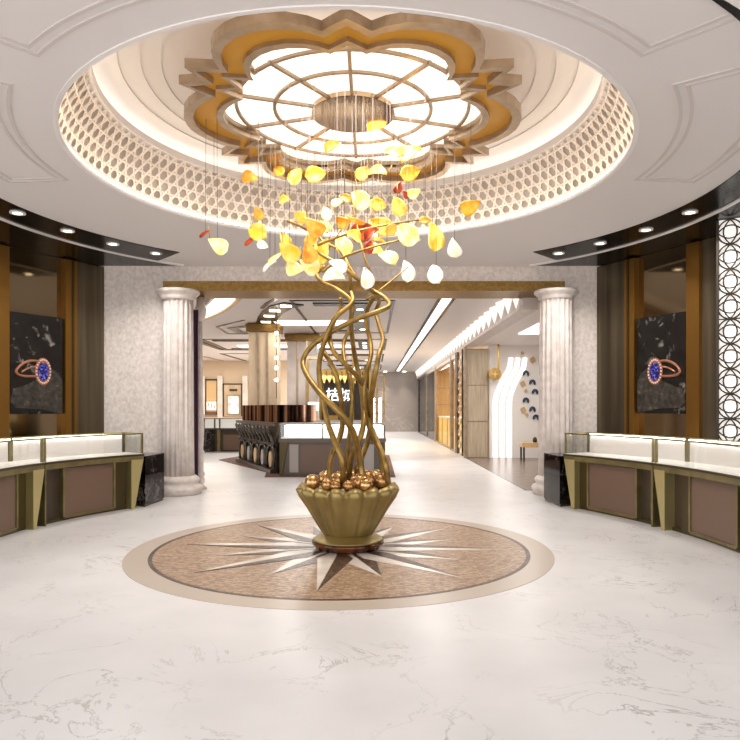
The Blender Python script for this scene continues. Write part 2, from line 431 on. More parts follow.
# ------------------------------------------------------------------ chandelier
CC = (-.22, 7.27)
Q = [(1.94,0),(1.93,.14),(1.88,.28),(1.79,.42),(1.67,.54),(1.53,.63),(1.75,.86),(1.48,.9),(1.6,1.15),(1.27,1.12),(1.29,1.26),(1.27,1.42),(1.2,1.57),(1.08,1.69),(.92,1.78),(.72,1.83),(.52,1.83),(.34,1.78),(.22,1.71),(.1,1.81),(0,1.88)]
full = Q + [(-x, y) for x, y in Q[::-1][1:]]
full = full + [(x, -y) for x, y in full[::-1][1:-1]]
def ol(s, dy=0): return [(CC[0]+x*s*.95, CC[1]+dy+y*s*1.05) for x, y in full]
ch = thing('ceiling_chandelier', 'large flower shaped ceiling light with bronze outline, amber band and glowing white panel', 'chandelier', (CC[0], CC[1], 4.74))
MB().strip(ol(.945), ol(1), 4.74, 4.83).build('outer_frame', 'bronze', ch)
MB().strip(ol(.77), ol(.96), 4.81, 4.84).build('amber_band', 'tray', ch, 'amber gold band between the two bronze outlines')
MB().strip(ol(.77), ol(.81), 4.77, 4.92).build('inner_frame', 'bronze', ch)
MB().prism(ol(.78), 4.89, 4.915).build('light_panel', 'light', ch)
MB().prism(circ(CC, 1.1, 48), 4.915, 5.14).build('ceiling_mount', 'dome', ch)
for i in range(10):
    a = math.radians(90+36*i)
    d = Vector((math.cos(a), math.sin(a)))
    r1 = 1.3
    MB().bar((CC[0]+d.x*.42, CC[1]+d.y*.42, 4.88), (CC[0]+d.x*r1, CC[1]+d.y*r1, 4.88), .035, h=.04).build('rib', 'bronze', ch)
for r in (.86, 1.27):
    MB().arc(CC, r-.018, r+.018, 0, 360, 4.865, 4.895, 64).build('ring_rib', 'bronze', ch)
MB().prism(circ(CC, .46, 64), 4.84, 4.89).build('mirror_disc', 'mirror', ch, 'round bronze mirror disc')

# ------------------------------------------------------------------ walls around the rotunda
WY = 12.3
def edge(px, y): return GX(px, y)
lx0, lx1 = -5.03, GX(163, WY)
rx0, rx1 = GX(565, WY), GX(597, WY)
struct('wall_back', MB().box(lx0-.02, lx1, WY, WY+.35, 0, HZ), 'stone')
struct('wall_back.001', MB().box(rx0, rx1+.02, WY, WY+.35, 0, HZ), 'stone')
struct('wall_back.002', MB().box(lx1, rx0, WY, WY+.35, 3.97, HZ), 'stone')
struct('trim_15', MB().box(lx1+.005, rx0-.005, WY-.02, WY+.85, 3.79, 3.97), 'goldbeam')

class Line:
    def __init__(s, a, b): s.a = Vector(a); s.d = (Vector(b)-s.a).normalized()
    def at(s, px):            # where the sight line of a column of the picture meets this wall
        m = (px-VX)/F; t = (m*s.a.y - s.a.x)/(s.d.x - m*s.d.y); return s.a + s.d*t
LW = Line((-5.03, 12.28), (-6.0, 10.55)); RW = Line((GX(597, 12.28), 12.28), (5.28, 10.06))
def wseg(L_, p, q, out, th, z0, z1):  # slab on the wall between two wall points; out = offset of front face towards the room
    p = Vector(p); q = Vector(q); d = (q-p).normalized(); n = Vector((-d.y, d.x))
    if n.dot(Vector((AX, 8))-p) < 0: n = -n
    f0, f1 = p+n*out, q+n*out
    return MB().prism([f0, f1, f1-n*th, f0-n*th], z0, z1)
def side_wall(L_, name, bounds, last):
    """bounds: px stops (near stone wall first): panel | pilaster | bay | pilaster"""
    a, b, c, d, e = bounds
    P_ = [L_.a, L_.at(b), L_.at(c), L_.at(d), L_.at(e)]
    P_[0] = L_.at(a)
    end = L_.a + L_.d*last
    w = wseg(L_, P_[0], end, -.06, .2, 0, HZ).build(name, 'darkpanel', None, kind='structure')
    wseg(L_, P_[0], P_[1], 0, .06, 0, HZ-.02).build('smooth_panel', 'darkpanel', w)
    wseg(L_, P_[1], P_[2], .07, .13, 0, HZ-.04).build('pilaster', 'pilaster', w)
    g = (P_[2]-P_[1])*.3
    wseg(L_, P_[1]+g, P_[1]+g*1.6, .085, .02, 0, HZ-.04).build('pilaster_bead', 'brassdark', w)
    wseg(L_, P_[2], P_[3], -.05, .02, 0, HZ-.02).build('mirror_panel', 'wallmirror', w)
    wseg(L_, P_[3], P_[4], .07, .13, 0, HZ-.04).build('pilaster', 'pilaster', w)
    wseg(L_, P_[4], P_[4]+L_.d*.55, 0, .06, 0, HZ-.02).build('smooth_panel', 'darkpanel', w)
    return w
side_wall(LW, 'wall_left', (104, 75, 63, 7, -6), 7.5)
side_wall(RW, 'wall_right', (597, 627, 637, 689, 702), 3.0)
# wall continuing towards the viewer, outside the photo
e2 = RW.a + RW.d*3.0
struct('wall_right.001', MB().box(5.85, 6.05, 3.0, 8.4, 0, HZ), 'darkpanel')

def ring_poster(L_, pa, pb, ztop, zbot, flip, label):
    p, q = L_.at(pa), L_.at(pb)
    n = Vector((-L_.d.y, L_.d.x))
    if n.dot(Vector((AX, 8))-p) < 0: n = -n
    mid = (p+q)/2 + n*.06
    t = thing('jewellery_poster', label, 'poster', (mid.x, mid.y, zbot), 'ring posters on the side walls')
    wd = (q-p); W = wd.length; wd.normalize()
    # poster coordinates: s from 0 (picture left) to 1, h from 0 (bottom) to 1
    left, right = (p, q) if p.x < q.x else (q, p)
    wd = (right-left).normalized(); H = ztop-zbot
    def X(s, h, o=.062): v = left+wd*W*s+n*o; return Vector((v.x, v.y, zbot+H*h))
    def slab(pts, o0, o1):
        k = len(pts); m = MB()
        m.add([X(s, h, o0) for s, h in pts]+[X(s, h, o1) for s, h in pts], [list(range(k)), list(range(k, 2*k))]+[(i,(i+1)%k,k+(i+1)%k,k+i) for i in range(k)])
        return m
    slab([(0,0),(1,0),(1,1),(0,1)], .0, .062).build('print_panel', 'photo', t)
    m = (lambda s: 1-s) if flip else (lambda s: s)
    slab([(m(0),.12),(m(.1),.06),(m(.55),.05),(m(1),.0),(m(1),.34),(m(.92),.42),(m(.75),.47),(m(.6),.42),(m(.45),.33),(m(.2),.27),(m(.05),.25)], .062, .0635).build('rock_image', 'rockprint', t)
    band = [X(m(s), h, .066) for s, h in ((.60,.52),(.45,.535),(.3,.52),(.17,.475),(.1,.42),(.16,.385),(.3,.375),(.5,.38))]
    MB().tube(spline(band, 5), .022, 8).build('ring_band_image', 'rosegold', t)
    band = [X(m(s), h, .066) for s, h in ((.60,.47),(.45,.475),(.32,.455),(.2,.415))]
    MB().tube(spline(band, 5), .015, 8).build('ring_band_image', 'rosegold', t)
    el = lambda rs, rh: [(m(.61)+rs*math.cos(a)*1.0, .43+rh*math.sin(a)) for a in [2*PI*i/32 for i in range(32)]]
    slab(el(.16,.14), .0635, .074).build('halo_image', 'rosegold', t)
    hb = MB()
    for i in range(22):
        a = 2*PI*i/22; c = X(m(.61)+.137*math.cos(a), .43+.119*math.sin(a), .076); hb.ball(c, .016, 8)
    hb.build('halo_stones_image', 'halo', t)
    slab(el(.105,.094), .074, .082).build('gem_image', 'gem', t)
    return t
yl = LW.at(35).y
ring_poster(LW, 8, 60, GZ(315, yl), GZ(414, yl), False, 'dark poster of a violet gem ring with band at left, on the left wall')
yr = RW.at(665).y
ring_poster(RW, 640, 688, GZ(315, yr), GZ(413.5, yr), True, 'dark poster of a violet gem ring with band at right, on the right wall')

# white lattice screen at the right edge
s0 = Vector((GX(718, 9.2), 9.2)); s1 = Vector((5.75, 8.55))
sc_ = thing('circle_lattice_screen', 'tall white lit screen with dark interlocking circle lattice at the right edge', 'screen', ((s0.x+s1.x)/2, (s0.y+s1.y)/2, 0))
MB().wall(s0, s1, .08, 0, HZ-.03).build('backing_panel', 'screenwhite', sc_)
sd = (s1-s0).normalized(); sn = Vector((sd.y, -sd.x))
def S(u, z, o=.03): v = s0+sd*u+sn*o; return Vector((v.x, v.y, z))
latt = MB(); P0 = .345
for col in range(3):
    for row in range(12):
        cu, cz = .155+col*.31, HZ-.21-row*P0
        if cu > 1.1 or cz < .3: continue
        latt.tube([S(cu+.155*math.cos(a), cz+.17*math.sin(a)) for a in [2*PI*i/28 for i in range(28)]], .012, 6, True)
        for sg in (-1, 1):
            arc_ = [-1+2*q/10 for q in range(11)]
            latt.tube([S(cu+sg*.085*(1-q*q), cz+.168*q) for q in arc_], .01, 6)
            latt.tube([S(cu+.153*q, cz+sg*.09*(1-q*q)) for q in arc_], .01, 6)
        if row % 4 == 3: latt.bar(S(cu-.155, cz-.172), S(cu+.155, cz-.172), .018)
latt.build('circle_lattice', 'screenmetal', sc_)
MB().bar(S(.0,.02),S(.0,HZ-.04),.03).build('edge_strip', 'screenmetal', sc_)

# ------------------------------------------------------------------ fluted columns
def column(x, y, label, q=1):
    t = thing('fluted_column', label, 'column', (x, y, 0), 'fluted columns of the opening')
    NF = 18
    def fl(i, r, z, a):
        ph = (a*NF/(2*PI)) % 1
        d = 0 if ph < .22 else math.sin(PI*(ph-.22)/.78)*.035
        return (r-d, z)
    MB().lathe(x, y, [(.325*q,.34),(.315*q,1.2),(.308*q,2.4),(.3*q,3.61)], 216, fl).build('shaft', 'column', t)
    MB().lathe(x, y, [(.3,3.6),(.305,3.61),(.325,3.63),(.32,3.65),(.34,3.68),(.385,3.72),(.4,3.735),(.4,3.765),(.39,3.785)], 64).build('capital', 'column', t)
    MB().lathe(x, y, [(.42,0),(.42,.06),(.445,.09),(.45,.13),(.42,.17),(.37,.19),(.365,.22),(.39,.25),(.395,.28),(.37,.31),(.33,.345)], 64).build('column_base', 'column', t)
column(GX(178, 12.25), 12.25, 'fluted stone column at the left side of the opening', .92)
column(GX(556, 12.25), 12.25, 'fluted stone column at the right side of the opening')
bx, by = GX(200.5, 12.95), 12.95
t = thing('turned_post', 'slender turned cream post beside the left fluted column and purple drape', 'post', (bx, by, 0))
pr = [(.12,0),(.12,.04),(.07,.08),(.085,.2),(.06,.24),(.09,.3),(.06,.36),(.06,.7),(.08,.74),(.05,.78),(.065,1.0),(.075,1.3),(.06,1.38),(.085,1.43),(.06,1.48),(.045,1.7),(.04,2.4),(.07,2.45),(.04,2.5),(.04,3.3)]
MB().lathe(bx, by, pr, 24).build('post_shaft', 'column', t)
MB().lathe(bx, by, [(.04,3.3),(.1,3.4),(.12,3.55),(.08,3.62),(.08,3.78)], 24).build('post_capital', 'column', t)
dr = MB(); dA = []; dB = []
x0, x1, yy = GX(189, 12.72), GX(198, 12.72), 12.72
for i in range(13):
    x = x0+(x1-x0)*i/12; w = .02*math.sin(i*1.6)
    dA.append((x, yy+w)); dB.append((x, yy+w+.02))
dr.strip(dA, dB, .03, 3.5, False)
tag(dr.build('velvet_drape', 'purple'), 'narrow dark purple velvet drape hanging behind the left fluted column', 'drape')

# ------------------------------------------------------------------ curved display counters
def arcang(c, r, px):   # angle on circle where the sight line of px meets it (the far one in front of the viewer)
    best = None
    for k in range(3600):
        a = math.radians(k/10); x, y = c[0]+r*math.cos(a), c[1]+r*math.sin(a)
        if y < 2: continue
        p = VX+F*x/y; e = abs(p-px)
        if best is None or e < best[0]: best = (e, k/10)
    a = best[1]; return a-360 if a > 270 else a
def counter(c, R, a0, a1, doors, label, endcap, postangles):
    """a0 is the end nearest the stone wall; doors = list of (ang0, ang1)"""
    s = 1 if a1 > a0 else -1
    am = math.radians((a0+a1)/2)
    t = thing('display_counter', label, 'display counter', (c[0]+(R+.3)*math.cos(am), c[1]+(R+.3)*math.sin(am), 0), 'curved jewellery display counters')
    D = .58; e = .12*s
    n = 18
    MB().arc(c, R+.16, R+D, a0+e*6, a1-e, .05, .76, n).build('cabinet_body', 'innerbrown', t)
    MB().arc(c, R+.12, R+D, a0+e*6, a1-e, 0, .05, n).build('plinth', 'brassdark', t)
    MB().arc(c, R+.01, R+D, a0, a1-e*.3, .76, .84, n).build('apron', 'brass', t)
    MB().arc(c, R-.01, R+.02, a0, a1-e*.3, .835, .865, n).build('front_edge', 'brassdark', t)
    MB().arc(c, R+.02, R+D, a0, a1-e*.3, .84, .872, n).build('display_deck', 'deck', t)
    for d0, d1 in doors:
        k = .35*s*(57.3*.03/R)
        dr_ = MB().arc(c, R+.1, R+.16, d0, d1, .06, .74, 10).build('door', 'brown', t)
        f = 57.3*.035/R*s
        fr = MB(); fr.arc(c, R+.085, R+.16, d0-f, d0, .05, .76, 2); fr.arc(c, R+.085, R+.16, d1, d1+f, .05, .76, 2)
        fr.arc(c, R+.085, R+.16, d0, d1, .03, .065, 10)
        fr.build('door_frame', 'brass', dr_)
        fr = MB(); w = 57.3*.2/R*s; fr.arc(c, R+.12, R+.165, d0-f-w, d0-f, .05, .76, 2); fr.build('side_panel', 'brassdark', t)
    # tapered brass legs
    def leg(a, dirn):
        ar = math.radians(a); d = Vector((math.cos(ar), math.sin(ar))); tg = Vector((-d.y, d.x))*dirn
        o = Vector(c)
        def pt(rr, u, z): v = o+d*(R+rr)+tg*u; return (v.x, v.y, z)
        m = MB()
        vs = [pt(.0,.16,0),pt(.0,.22,0),pt(.0,.22,.78),pt(.0,0,.78), pt(.16,.16,0),pt(.16,.22,0),pt(.3,.22,.78),pt(.3,0,.78)]
        m.add(vs, [(0,1,2,3),(7,6,5,4),(0,4,5,1),(1,5,6,2),(2,6,7,3),(3,7,4,0)])
        m.build('leg', 'brasspale', t, bevel=.004)
    leg(a0+.1*s, s)
    MB().arc(c, R+.02, R+.3, a1-.45*s, a1-.1*s, 0, .76, 2).build('end_panel', 'brass', t)
    # glass case
    g0, g1, zt = a0+.1*s, a1-.1*s, 1.2
    MB().arc(c, R+.03, R+.036, g0, g1, .872, zt-.02, n).build('front_glass', 'clear', t)
    MB().arc(c, R+.04, R+D-.04, g0, g1, zt-.012, zt-.006, n).build('top_glass', 'clear', t)
    MB().arc(c, R+D-.05, R+D-.04, a0+(57.3*.05/R)*s, g1, .872, zt-.03, n).build('back_panel', 'palepanel', t)
    MB().arc(c, R+.02, R+.05, g0, g1, zt-.022, zt, n).build('front_rail', 'brass', t)
    MB().arc(c, R+D-.055, R+D-.025, g0, g1, zt-.022, zt, n).build('back_rail', 'brass', t)
    MB().arc(c, R+D-.085, R+D-.058, a0+.6*s, g1, zt-.035, zt-.022, n).build('case_light', 'caselight', t)  # light strip added under the back rail to whiten the deck
    def post(a, rr, w=.03):
        ar = math.radians(a); d = Vector((math.cos(ar), math.sin(ar))); p = Vector(c)+d*(R+rr)
        MB().bar((p.x,p.y,.86), (p.x,p.y,zt-.002), w).build('case_post', 'brass', t)
    for a in postangles: post(a, .035)
    post(g0+.05*s, D-.04); post(g1, D-.04)
    if endcap:
        for a in (g0,):
            ar = math.radians(a); d = Vector((math.cos(ar), math.sin(ar))); p = Vector(c)+d*(R+.03); q = Vector(c)+d*(R+D-.04)
            MB().bar((p.x,p.y,zt-.011), (q.x,q.y,zt-.011), .022).build('end_rail', 'brass', t)
            MB().bar((p.x,p.y,1.03), (q.x,q.y,1.03), .006, h=.3).build('end_glass', 'clear', t)
    return t
CL, RL = (-.13, 7.99), 4.37
CR, RR = (-3.0, 7.2), 6.93
L = lambda px, r=.1: arcang(CL, RL+r, px)
R_ = lambda px, r=.1: arcang(CR, RR+r, px)
aL0, aL1 = 144.2, L(44, .03); aR0, aR1 = 29.0, R_(654, .03)
counter(CL, RL, aL0, aL1, [(L(113), L(64))], 'curved brass display counter on the left, at the black marble block', True, [aL0+.2, aL1-.25])
counter(CL, RL, aL1+.15, 200, [(aL1+6, 192)], 'curved brass display counter cut by the left picture edge', False, [aL1+.5])
counter(CR, RR, aR0, aR1, [(R_(589), R_(636))], 'curved brass display counter on the right, at the black marble block', True, [aR0-.15, aR1+.2])
counter(CR, RR, aR1-.12, -2.5, [(R_(691), R_(737))], 'curved brass display counter cut by the right picture edge', False, [aR1-.35])
def block(pts, label):
    cx = sum(p[0] for p in pts)/4; cy = sum(p[1] for p in pts)/4
    t = thing('marble_end_block', label, 'counter end block', (cx, cy, 0), 'black marble blocks ending the counters')
    MB().prism(pts, .04, .5).build('lower_block', 'blackmarble', t)
    MB().prism([(cx+(x-cx)*.93, cy+(y-cy)*.97) for x, y in pts], .5, .6).build('neck', 'blacktop', t)
    MB().prism(pts, .5, .82).build('upper_block', 'blacktop', t, 'glossy plain black upper part')
    MB().prism([(cx+(x-cx)*.96, cy+(y-cy)*.98) for x, y in pts], 0, .04).build('plinth', 'brassdark', t)
block([(-3.68,10.62),(-3.63,11.42),(-4.3,11.62),(-4.4,11.08)], 'black marble block at the end of the left counter, before the left column')
block([(3.02,10.63),(2.97,11.42),(3.7,11.62),(3.75,11.03)], 'black marble block at the end of the right counter, before the right column')

# ------------------------------------------------------------------ vase, balls and gilt branches
vx, vy = GX(348, 7.5), 7.5
va = thing('fluted_vase', 'wide fluted olive gold vase standing on the floor medallion', 'vase', (vx, vy, 0))
def vf(i, r, z, a):
    k = [0,.0,.03,.05,.07,.09,.09,.09,.06,.05][i]
    w = abs(math.sin(a*8))
    return (r*(1-k+k*w*1.6), z + (.05*(w-.5) if i in (6, 7) else 0))
MB().lathe(vx, vy, [(.2,.16),(.275,.165),(.3,.2),(.37,.32),(.45,.47),(.53,.6),(.565,.66),(.52,.72),(.44,.7),(.3,.66)], 128, vf).build('bowl', 'vase', va)
MB().lathe(vx, vy, [(.38,.1),(.405,.105),(.39,.12),(.33,.155),(.29,.175),(.27,.19)], 64).build('foot', 'vase', va)
MB().lathe(vx, vy, [(.33,.006),(.37,.02),(.41,.07),(.41,.095),(.38,.1)], 64).build('base_plate', 'vasebase', va, 'glossy dark tortoise brown base')
balls = [(250,'at the far left of the rim',-.37,-.18,.075),(0,'left, between two branches',-.2,-.27,.06),(0,'low at front left beside a branch',-.12,-.33,.05),(0,'at front centre of the rim',.02,-.36,.055),
         (0,'large, behind the two centre branches',-.1,-.12,.085),(0,'right of the crossing branches',.13,-.25,.08),(0,'at front right, low on the rim',.2,-.36,.065),(0,'high at centre right of the pile',.22,-.08,.09),
         (0,'large, on the right of the pile',.36,-.14,.08),(0,'at the back left of the pile',-.25,.1,.08),(0,'at the very top of the pile',.05,.05,.09),(0,'at the back right of the pile',.3,.14,.085)]
for _, tx, dx, dy, r in balls:
    b = MB().ball((vx+dx*1.05, vy+dy, .69+r*1.1), r*1.22, 18).build('gilt_ball', 'ball')
    tag(b, 'gilt ball in the vase, ' + tx, 'ornament ball', 'gilt balls in the vase')
tr = thing('gilt_branch_sculpture', 'tall tangle of bent gilt metal branches rising out of the vase', 'sculpture', (vx, vy, .66))
BR = [
 ([(329,482),(331,458),(339,440),(343,420),(341,400),(337,378),(329,360),(322,350)], 7.45, .15, .034, .026),
 ([(343,482),(342,460),(334,440),(327,420),(322,395),(319,370),(322,350),(329,330),(336,317),(352,303),(351,292)], 7.3, -.1, .034, .024),
 ([(363,482),(360,460),(352,430),(336,409),(320,393),(307,375),(303,361),(311,347),(330,333),(355,320),(374,313),(389,306),(385,298),(372,290)], 7.2, .25, .036, .024),
 ([(349,482),(351,458),(360,438),(364,420),(363,400),(360,380),(356,362),(353,345),(351,322),(352,303),(338,290),(322,282),(317,274),(325,266)], 7.5, .2, .034, .022),
 ([(384,484),(381,455),(372,435),(366,415),(364,395),(366,375),(371,355),(370,340),(366,322),(368,308),(375,296)], 7.55, -.15, .032, .024),
 ([(388,484),(385,462),(376,440),(369,420),(367,395),(358,378),(345,364),(334,352),(330,338),(334,322),(341,306),(340,298)], 7.35, .2, .036, .02),
 ([(346,470),(350,430),(352,400),(350,378),(344,358),(344,342),(350,328),(351,312),(351,290),(349,270),(344,256),(336,246)], 7.65, -.2, .028, .018),
 ([(357,470),(368,440),(371,420),(371,400),(375,375),(379,355),(383,340),(379,325),(376,312),(379,300),(370,289),(354,276),(338,264),(322,255),(315,248),(316,238),(304,228),(288,221)], 7.4, .3, .034, .016),
 ([(322,272),(335,262),(351,254),(376,246),(396,241),(414,236)], 7.35, .1, .018, .009),
 ([(318,245),(331,240),(350,233),(380,226),(410,221),(424,220)], 7.45, .15, .017, .008),
 ([(374,292),(371,275),(365,258),(360,240),(357,225),(352,205)], 7.6, .1, .016, .009),
 ([(366,300),(380,290),(395,278),(408,267)], 7.45, .1, .014, .007),
 ([(336,248),(322,240),(316,228),(318,212)], 7.5, .1, .014, .008),
 ([(361,285),(348,262),(346,240),(352,215)], 7.65, .1, .014, .008),
 ([(318,272),(325,260),(330,246),(345,225)], 7.7, .1, .014, .008),
]
for i, (pts, Y, amp, r0, r1) in enumerate(BR):
    P_ = [PT(px, py, Y + amp*math.sin(j*.9+i) * (0.25 if j == 0 else 1)) for j, (px, py) in enumerate(pts)]
    if pts[0][1] > 465: P_[0].z = max(P_[0].z, .67)
    S_ = spline(P_, 6); n = len(S_)
    MB().tube(S_, [r0+(r1-r0)*j/(n-1) for j in range(n)], 10).build('branch', 'branch', tr)

# ------------------------------------------------------------------ hanging glass petals
PET = [
 (217,245,'pale',22,30,'hanging alone farthest left below the lattice cove'),
 (206,234,'red',14,-30,'thin and small, beside the petal farthest left'),
 (251,179,'orange',18,10,'at the left under the chandelier rim, above the others'),
 (258,213,'orange',14,70,'at the left edge of the cloud, above a large yellow one'),
 (259,233,'yellow',24,35,'large, at the left edge of the cloud'),
 (251,241,'red',16,-40,'thin sliver under the large left edge petal'),
 (262,246,'white',12,10,'small, at the lower left edge of the cloud'),
 (279,173,'orange',15,50,'small, close under the left part of the chandelier rim'),
 (297,178,'yellow',20,-60,'upright, just under the chandelier rim left of centre'),
 (315,175,'amber',22,-15,'pointing right, just under the chandelier rim'),
 (286,201,'yellow',13,0,'small, in the open space left of the wires'),
 (284,240,'orange',15,60,'small, left of the low hanging pair'),
 (290,251,'yellow',25,40,'large, above the lowest left pair'),
 (297,268,'pale',23,15,'round, lowest at the left of the branches'),
 (309,265,'pale',22,25,'round, lowest beside the left bend of the branches'),
 (275,257,'pale',18,-35,'thin sliver left of the lowest left pair'),
 (271,267,'white',18,-35,'thin sliver, lowest on the far left of the branches'),
 (307,252,'orange',23,80,'striped, above the lowest left pair'),
 (325,252,'yellow',26,-70,'large upright, left of the lime branch fork'),
 (341,247,'yellow',25,70,'large lemon one in the middle at branch height'),
 (314,225,'orange',25,35,'on the upper left bend of the branches'),
 (322,229,'amber',18,40,'right beside the upper left bend of the branches'),
 (302,216,'yellow',16,20,'above the upper left end of the branches'),
 (310,240,'orange',15,-20,'tucked between the branches at the left'),
 (335,279,'pale',24,10,'under the branches left of centre'),
 (337,268,'white',20,30,'white-tipped, against the branches left of centre'),
 (338,205,'yellow',14,-40,'small, above the red one among the wires'),
 (345,221,'orange',18,0,'left above the red one'),
 (356,219,'amber',20,20,'behind the long thin twig at centre'),
 (361,230,'red',28,-20,'largest red one, in the middle of the cloud'),
 (373,235,'red',18,-30,'narrow, to the right of the largest red one'),
 (367,247,'red',16,-60,'dark and small, below the largest red one'),
 (373,253,'orange',22,15,'below the dark red one'),
 (387,261,'pale',24,35,'pale lemon, right of the orange one below the twig'),
 (378,243,'orange',16,10,'behind the crossing of the two thin twigs'),
 (364,279,'white',22,85,'with an orange stripe, low at the centre'),
 (363,199,'pale',26,45,'large crescent among the wires'),
 (378,203,'yellow',18,10,'small, right of the large crescent'),
 (401,206,'yellow',22,60,'right of centre below the chandelier rim'),
 (397,187,'red',12,-60,'small, right under the chandelier rim'),
 (406,193,'red',10,30,'tiny, above the upright yellow one'),
 (414,192,'pale',14,-20,'faint, right of the tiny red one'),
 (382,224,'yellow',26,25,'long, above the crossing twigs'),
 (390,229,'orange',16,-40,'small, behind the long one above the twigs'),
 (410,233,'pale',30,40,'large glowing one at the right end of the long twig'),
 (431,238,'yellow',29,80,'large round one at the right edge of the cloud'),
 (425,223,'amber',13,-10,'small, at the tip of the long twig'),
 (394,156,'pale',24,20,'pointing left across the glowing light panel'),
 (411,157,'amber',26,-35,'large, crossing the right part of the chandelier rim'),
 (409,172,'orange',22,-20,'below the large amber one at the chandelier rim'),
 (378,175,'orange',22,15,'along the lower chandelier rim at centre'),
 (361,173,'orange',18,-40,'against the lower chandelier rim at centre'),
 (333,149,'yellow',18,-30,'small, in front of the glowing panel left of centre'),
 (471,205,'amber',22,-20,'hanging alone farthest right above the lattice'),
 (455,247,'white',20,70,'hanging right, below the lattice cove'),
 (405,272,'white',22,80,'teardrop, low right of centre before the ceiling'),
 (437,275,'white',22,75,'teardrop, lowest and farthest right'),
 (352,237,'yellow',18,20,'between the red one and the lemon one'),
 (328,214,'pale',15,70,'among the wires left of centre'),
 (345,200,'orange',13,30,'small, high among the wires at centre'),
]
def inside(poly, x, y):
    k = False
    for i in range(len(poly)):
        (x1, y1), (x2, y2) = poly[i-1], poly[i]
        if (y1 > y) != (y2 > y) and x < (x2-x1)*(y-y1)/(y2-y1)+x1: k = not k
    return k
OUT_, IN_ = ol(.97), ol(.78)
def wire_top(p): return 4.892 if inside(IN_, p.x, p.y) else 4.812 if inside(OUT_, p.x, p.y) else 4.75
cname = dict(yellow='yellow', pale='pale yellow', orange='orange', amber='amber', white='milky white', red='red')
for i, (px, py, col, sz, rot, desc) in enumerate(PET):
    Y = 7.35 + .75*math.sin(i*2.4+1) if 280 < px < 440 else 7.3 + .3*math.sin(i*1.7)
    if py < 182: Y = 8.35 + .3*math.sin(i)
    if px < 230: Y = 7.3
    if py < 165 and px > 320: Y = 6.3 if px < 400 else 7.2
    if px > 450: Y = 7.4
    c = PT(px, py, Y); ln = sz*1.0/F*Y
    root = thing('glass_petal', cname[col] + ' glass petal, ' + desc, 'glass petal', c, 'glass petals hanging from the chandelier')
    a = math.radians(rot); tilt = math.radians(35*math.sin(i*3.1)); tw = math.radians(30*math.cos(i*2.2))
    u = Vector((math.cos(a)*math.cos(tw), math.sin(tw), -math.sin(a)*math.cos(tw))) if rot >= 0 else Vector((math.cos(-a)*math.cos(tw), math.sin(tw), math.sin(-a)*math.cos(tw)))
    if rot >= 20: u = -u
    v = u.cross(Vector((0, 1, 0))).normalized(); w_ = u.cross(v).normalized()
    v = (v*math.cos(tilt) + w_*math.sin(tilt)).normalized(); w_ = u.cross(v).normalized()
    m = MB(); NU, NV = 10, 6; top = []; 
    wid = ln*(.36 if ('sliver' not in desc and 'thin' not in desc) else .12)
    for s_ in (0, 1):
        for k in range(NU+1):
            q = k/NU; half = wid*(max(math.sin(PI*min(q**.62, 1)), 0)**.8) + .002
            for j in range(NV+1):
                b = -1+2*j/NV
                cup = .12*ln*(b*b) + .16*ln*math.sin(PI*q)
                top.append(c + u*((.5-q)*-ln) + v*(half*b) + w_*(cup + (.012 if s_ else 0)))
    W_ = NV+1; o = (NU+1)*W_; fs = []
    for k in range(NU):
        for j in range(NV):
            fs.append((k*W_+j, k*W_+j+1, (k+1)*W_+j+1, (k+1)*W_+j)); fs.append((o+k*W_+j, o+(k+1)*W_+j, o+(k+1)*W_+j+1, o+k*W_+j+1))
    for k in range(NU): fs += [(k*W_, (k+1)*W_, o+(k+1)*W_, o+k*W_), (k*W_+NV, o+k*W_+NV, o+(k+1)*W_+NV, (k+1)*W_+NV)]
    for j in range(NV): fs += [(j, o+j, o+j+1, j+1), (NU*W_+j, NU*W_+j+1, o+NU*W_+j+1, o+NU*W_+j)]
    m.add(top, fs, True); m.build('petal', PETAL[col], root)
    MB().tube([c+w_*.1*ln, Vector((c.x, c.y, wire_top(c)))], .0024, 5).build('wire', 'wire', root)
    if sz > 21 and col in ('yellow', 'orange', 'pale') and i % 2 == 0:
        q = [c+u*ln*.35, c+u*ln*.5+Vector((.02,0,.06)), c+u*ln*.62+Vector((.03,0,.13))]
        MB().tube(q, .005, 5).build('stem', 'branch', root)
# bare pendant wires
wi = 0
for px, y0, y1, Y in ((214,130,182,7.6),(262,160,196,8.7),(276,165,196,8.8),(268,160,215,8.7),(444,160,215,8.5),(463,160,205,8.3),(424,160,215,8.6),(433,160,200,8.6),(336,165,225,8.7),(322,165,240,8.6),(306,165,228,8.6),(352,165,205,8.8),(375,165,220,8.7),(389,165,215,8.8),(344,165,232,8.6),(330,165,232,8.8),(316,168,232,8.8),(300,168,226,8.7)):
    p = PT(px, y1, Y)
    w = MB().tube([p, Vector((p.x, p.y, wire_top(p)))], .0026, 5).build('pendant_wire', 'wire')
    tag(w, 'thin bare steel wire hanging from the chandelier, ending without a petal', 'wire', 'bare wires under the chandelier')

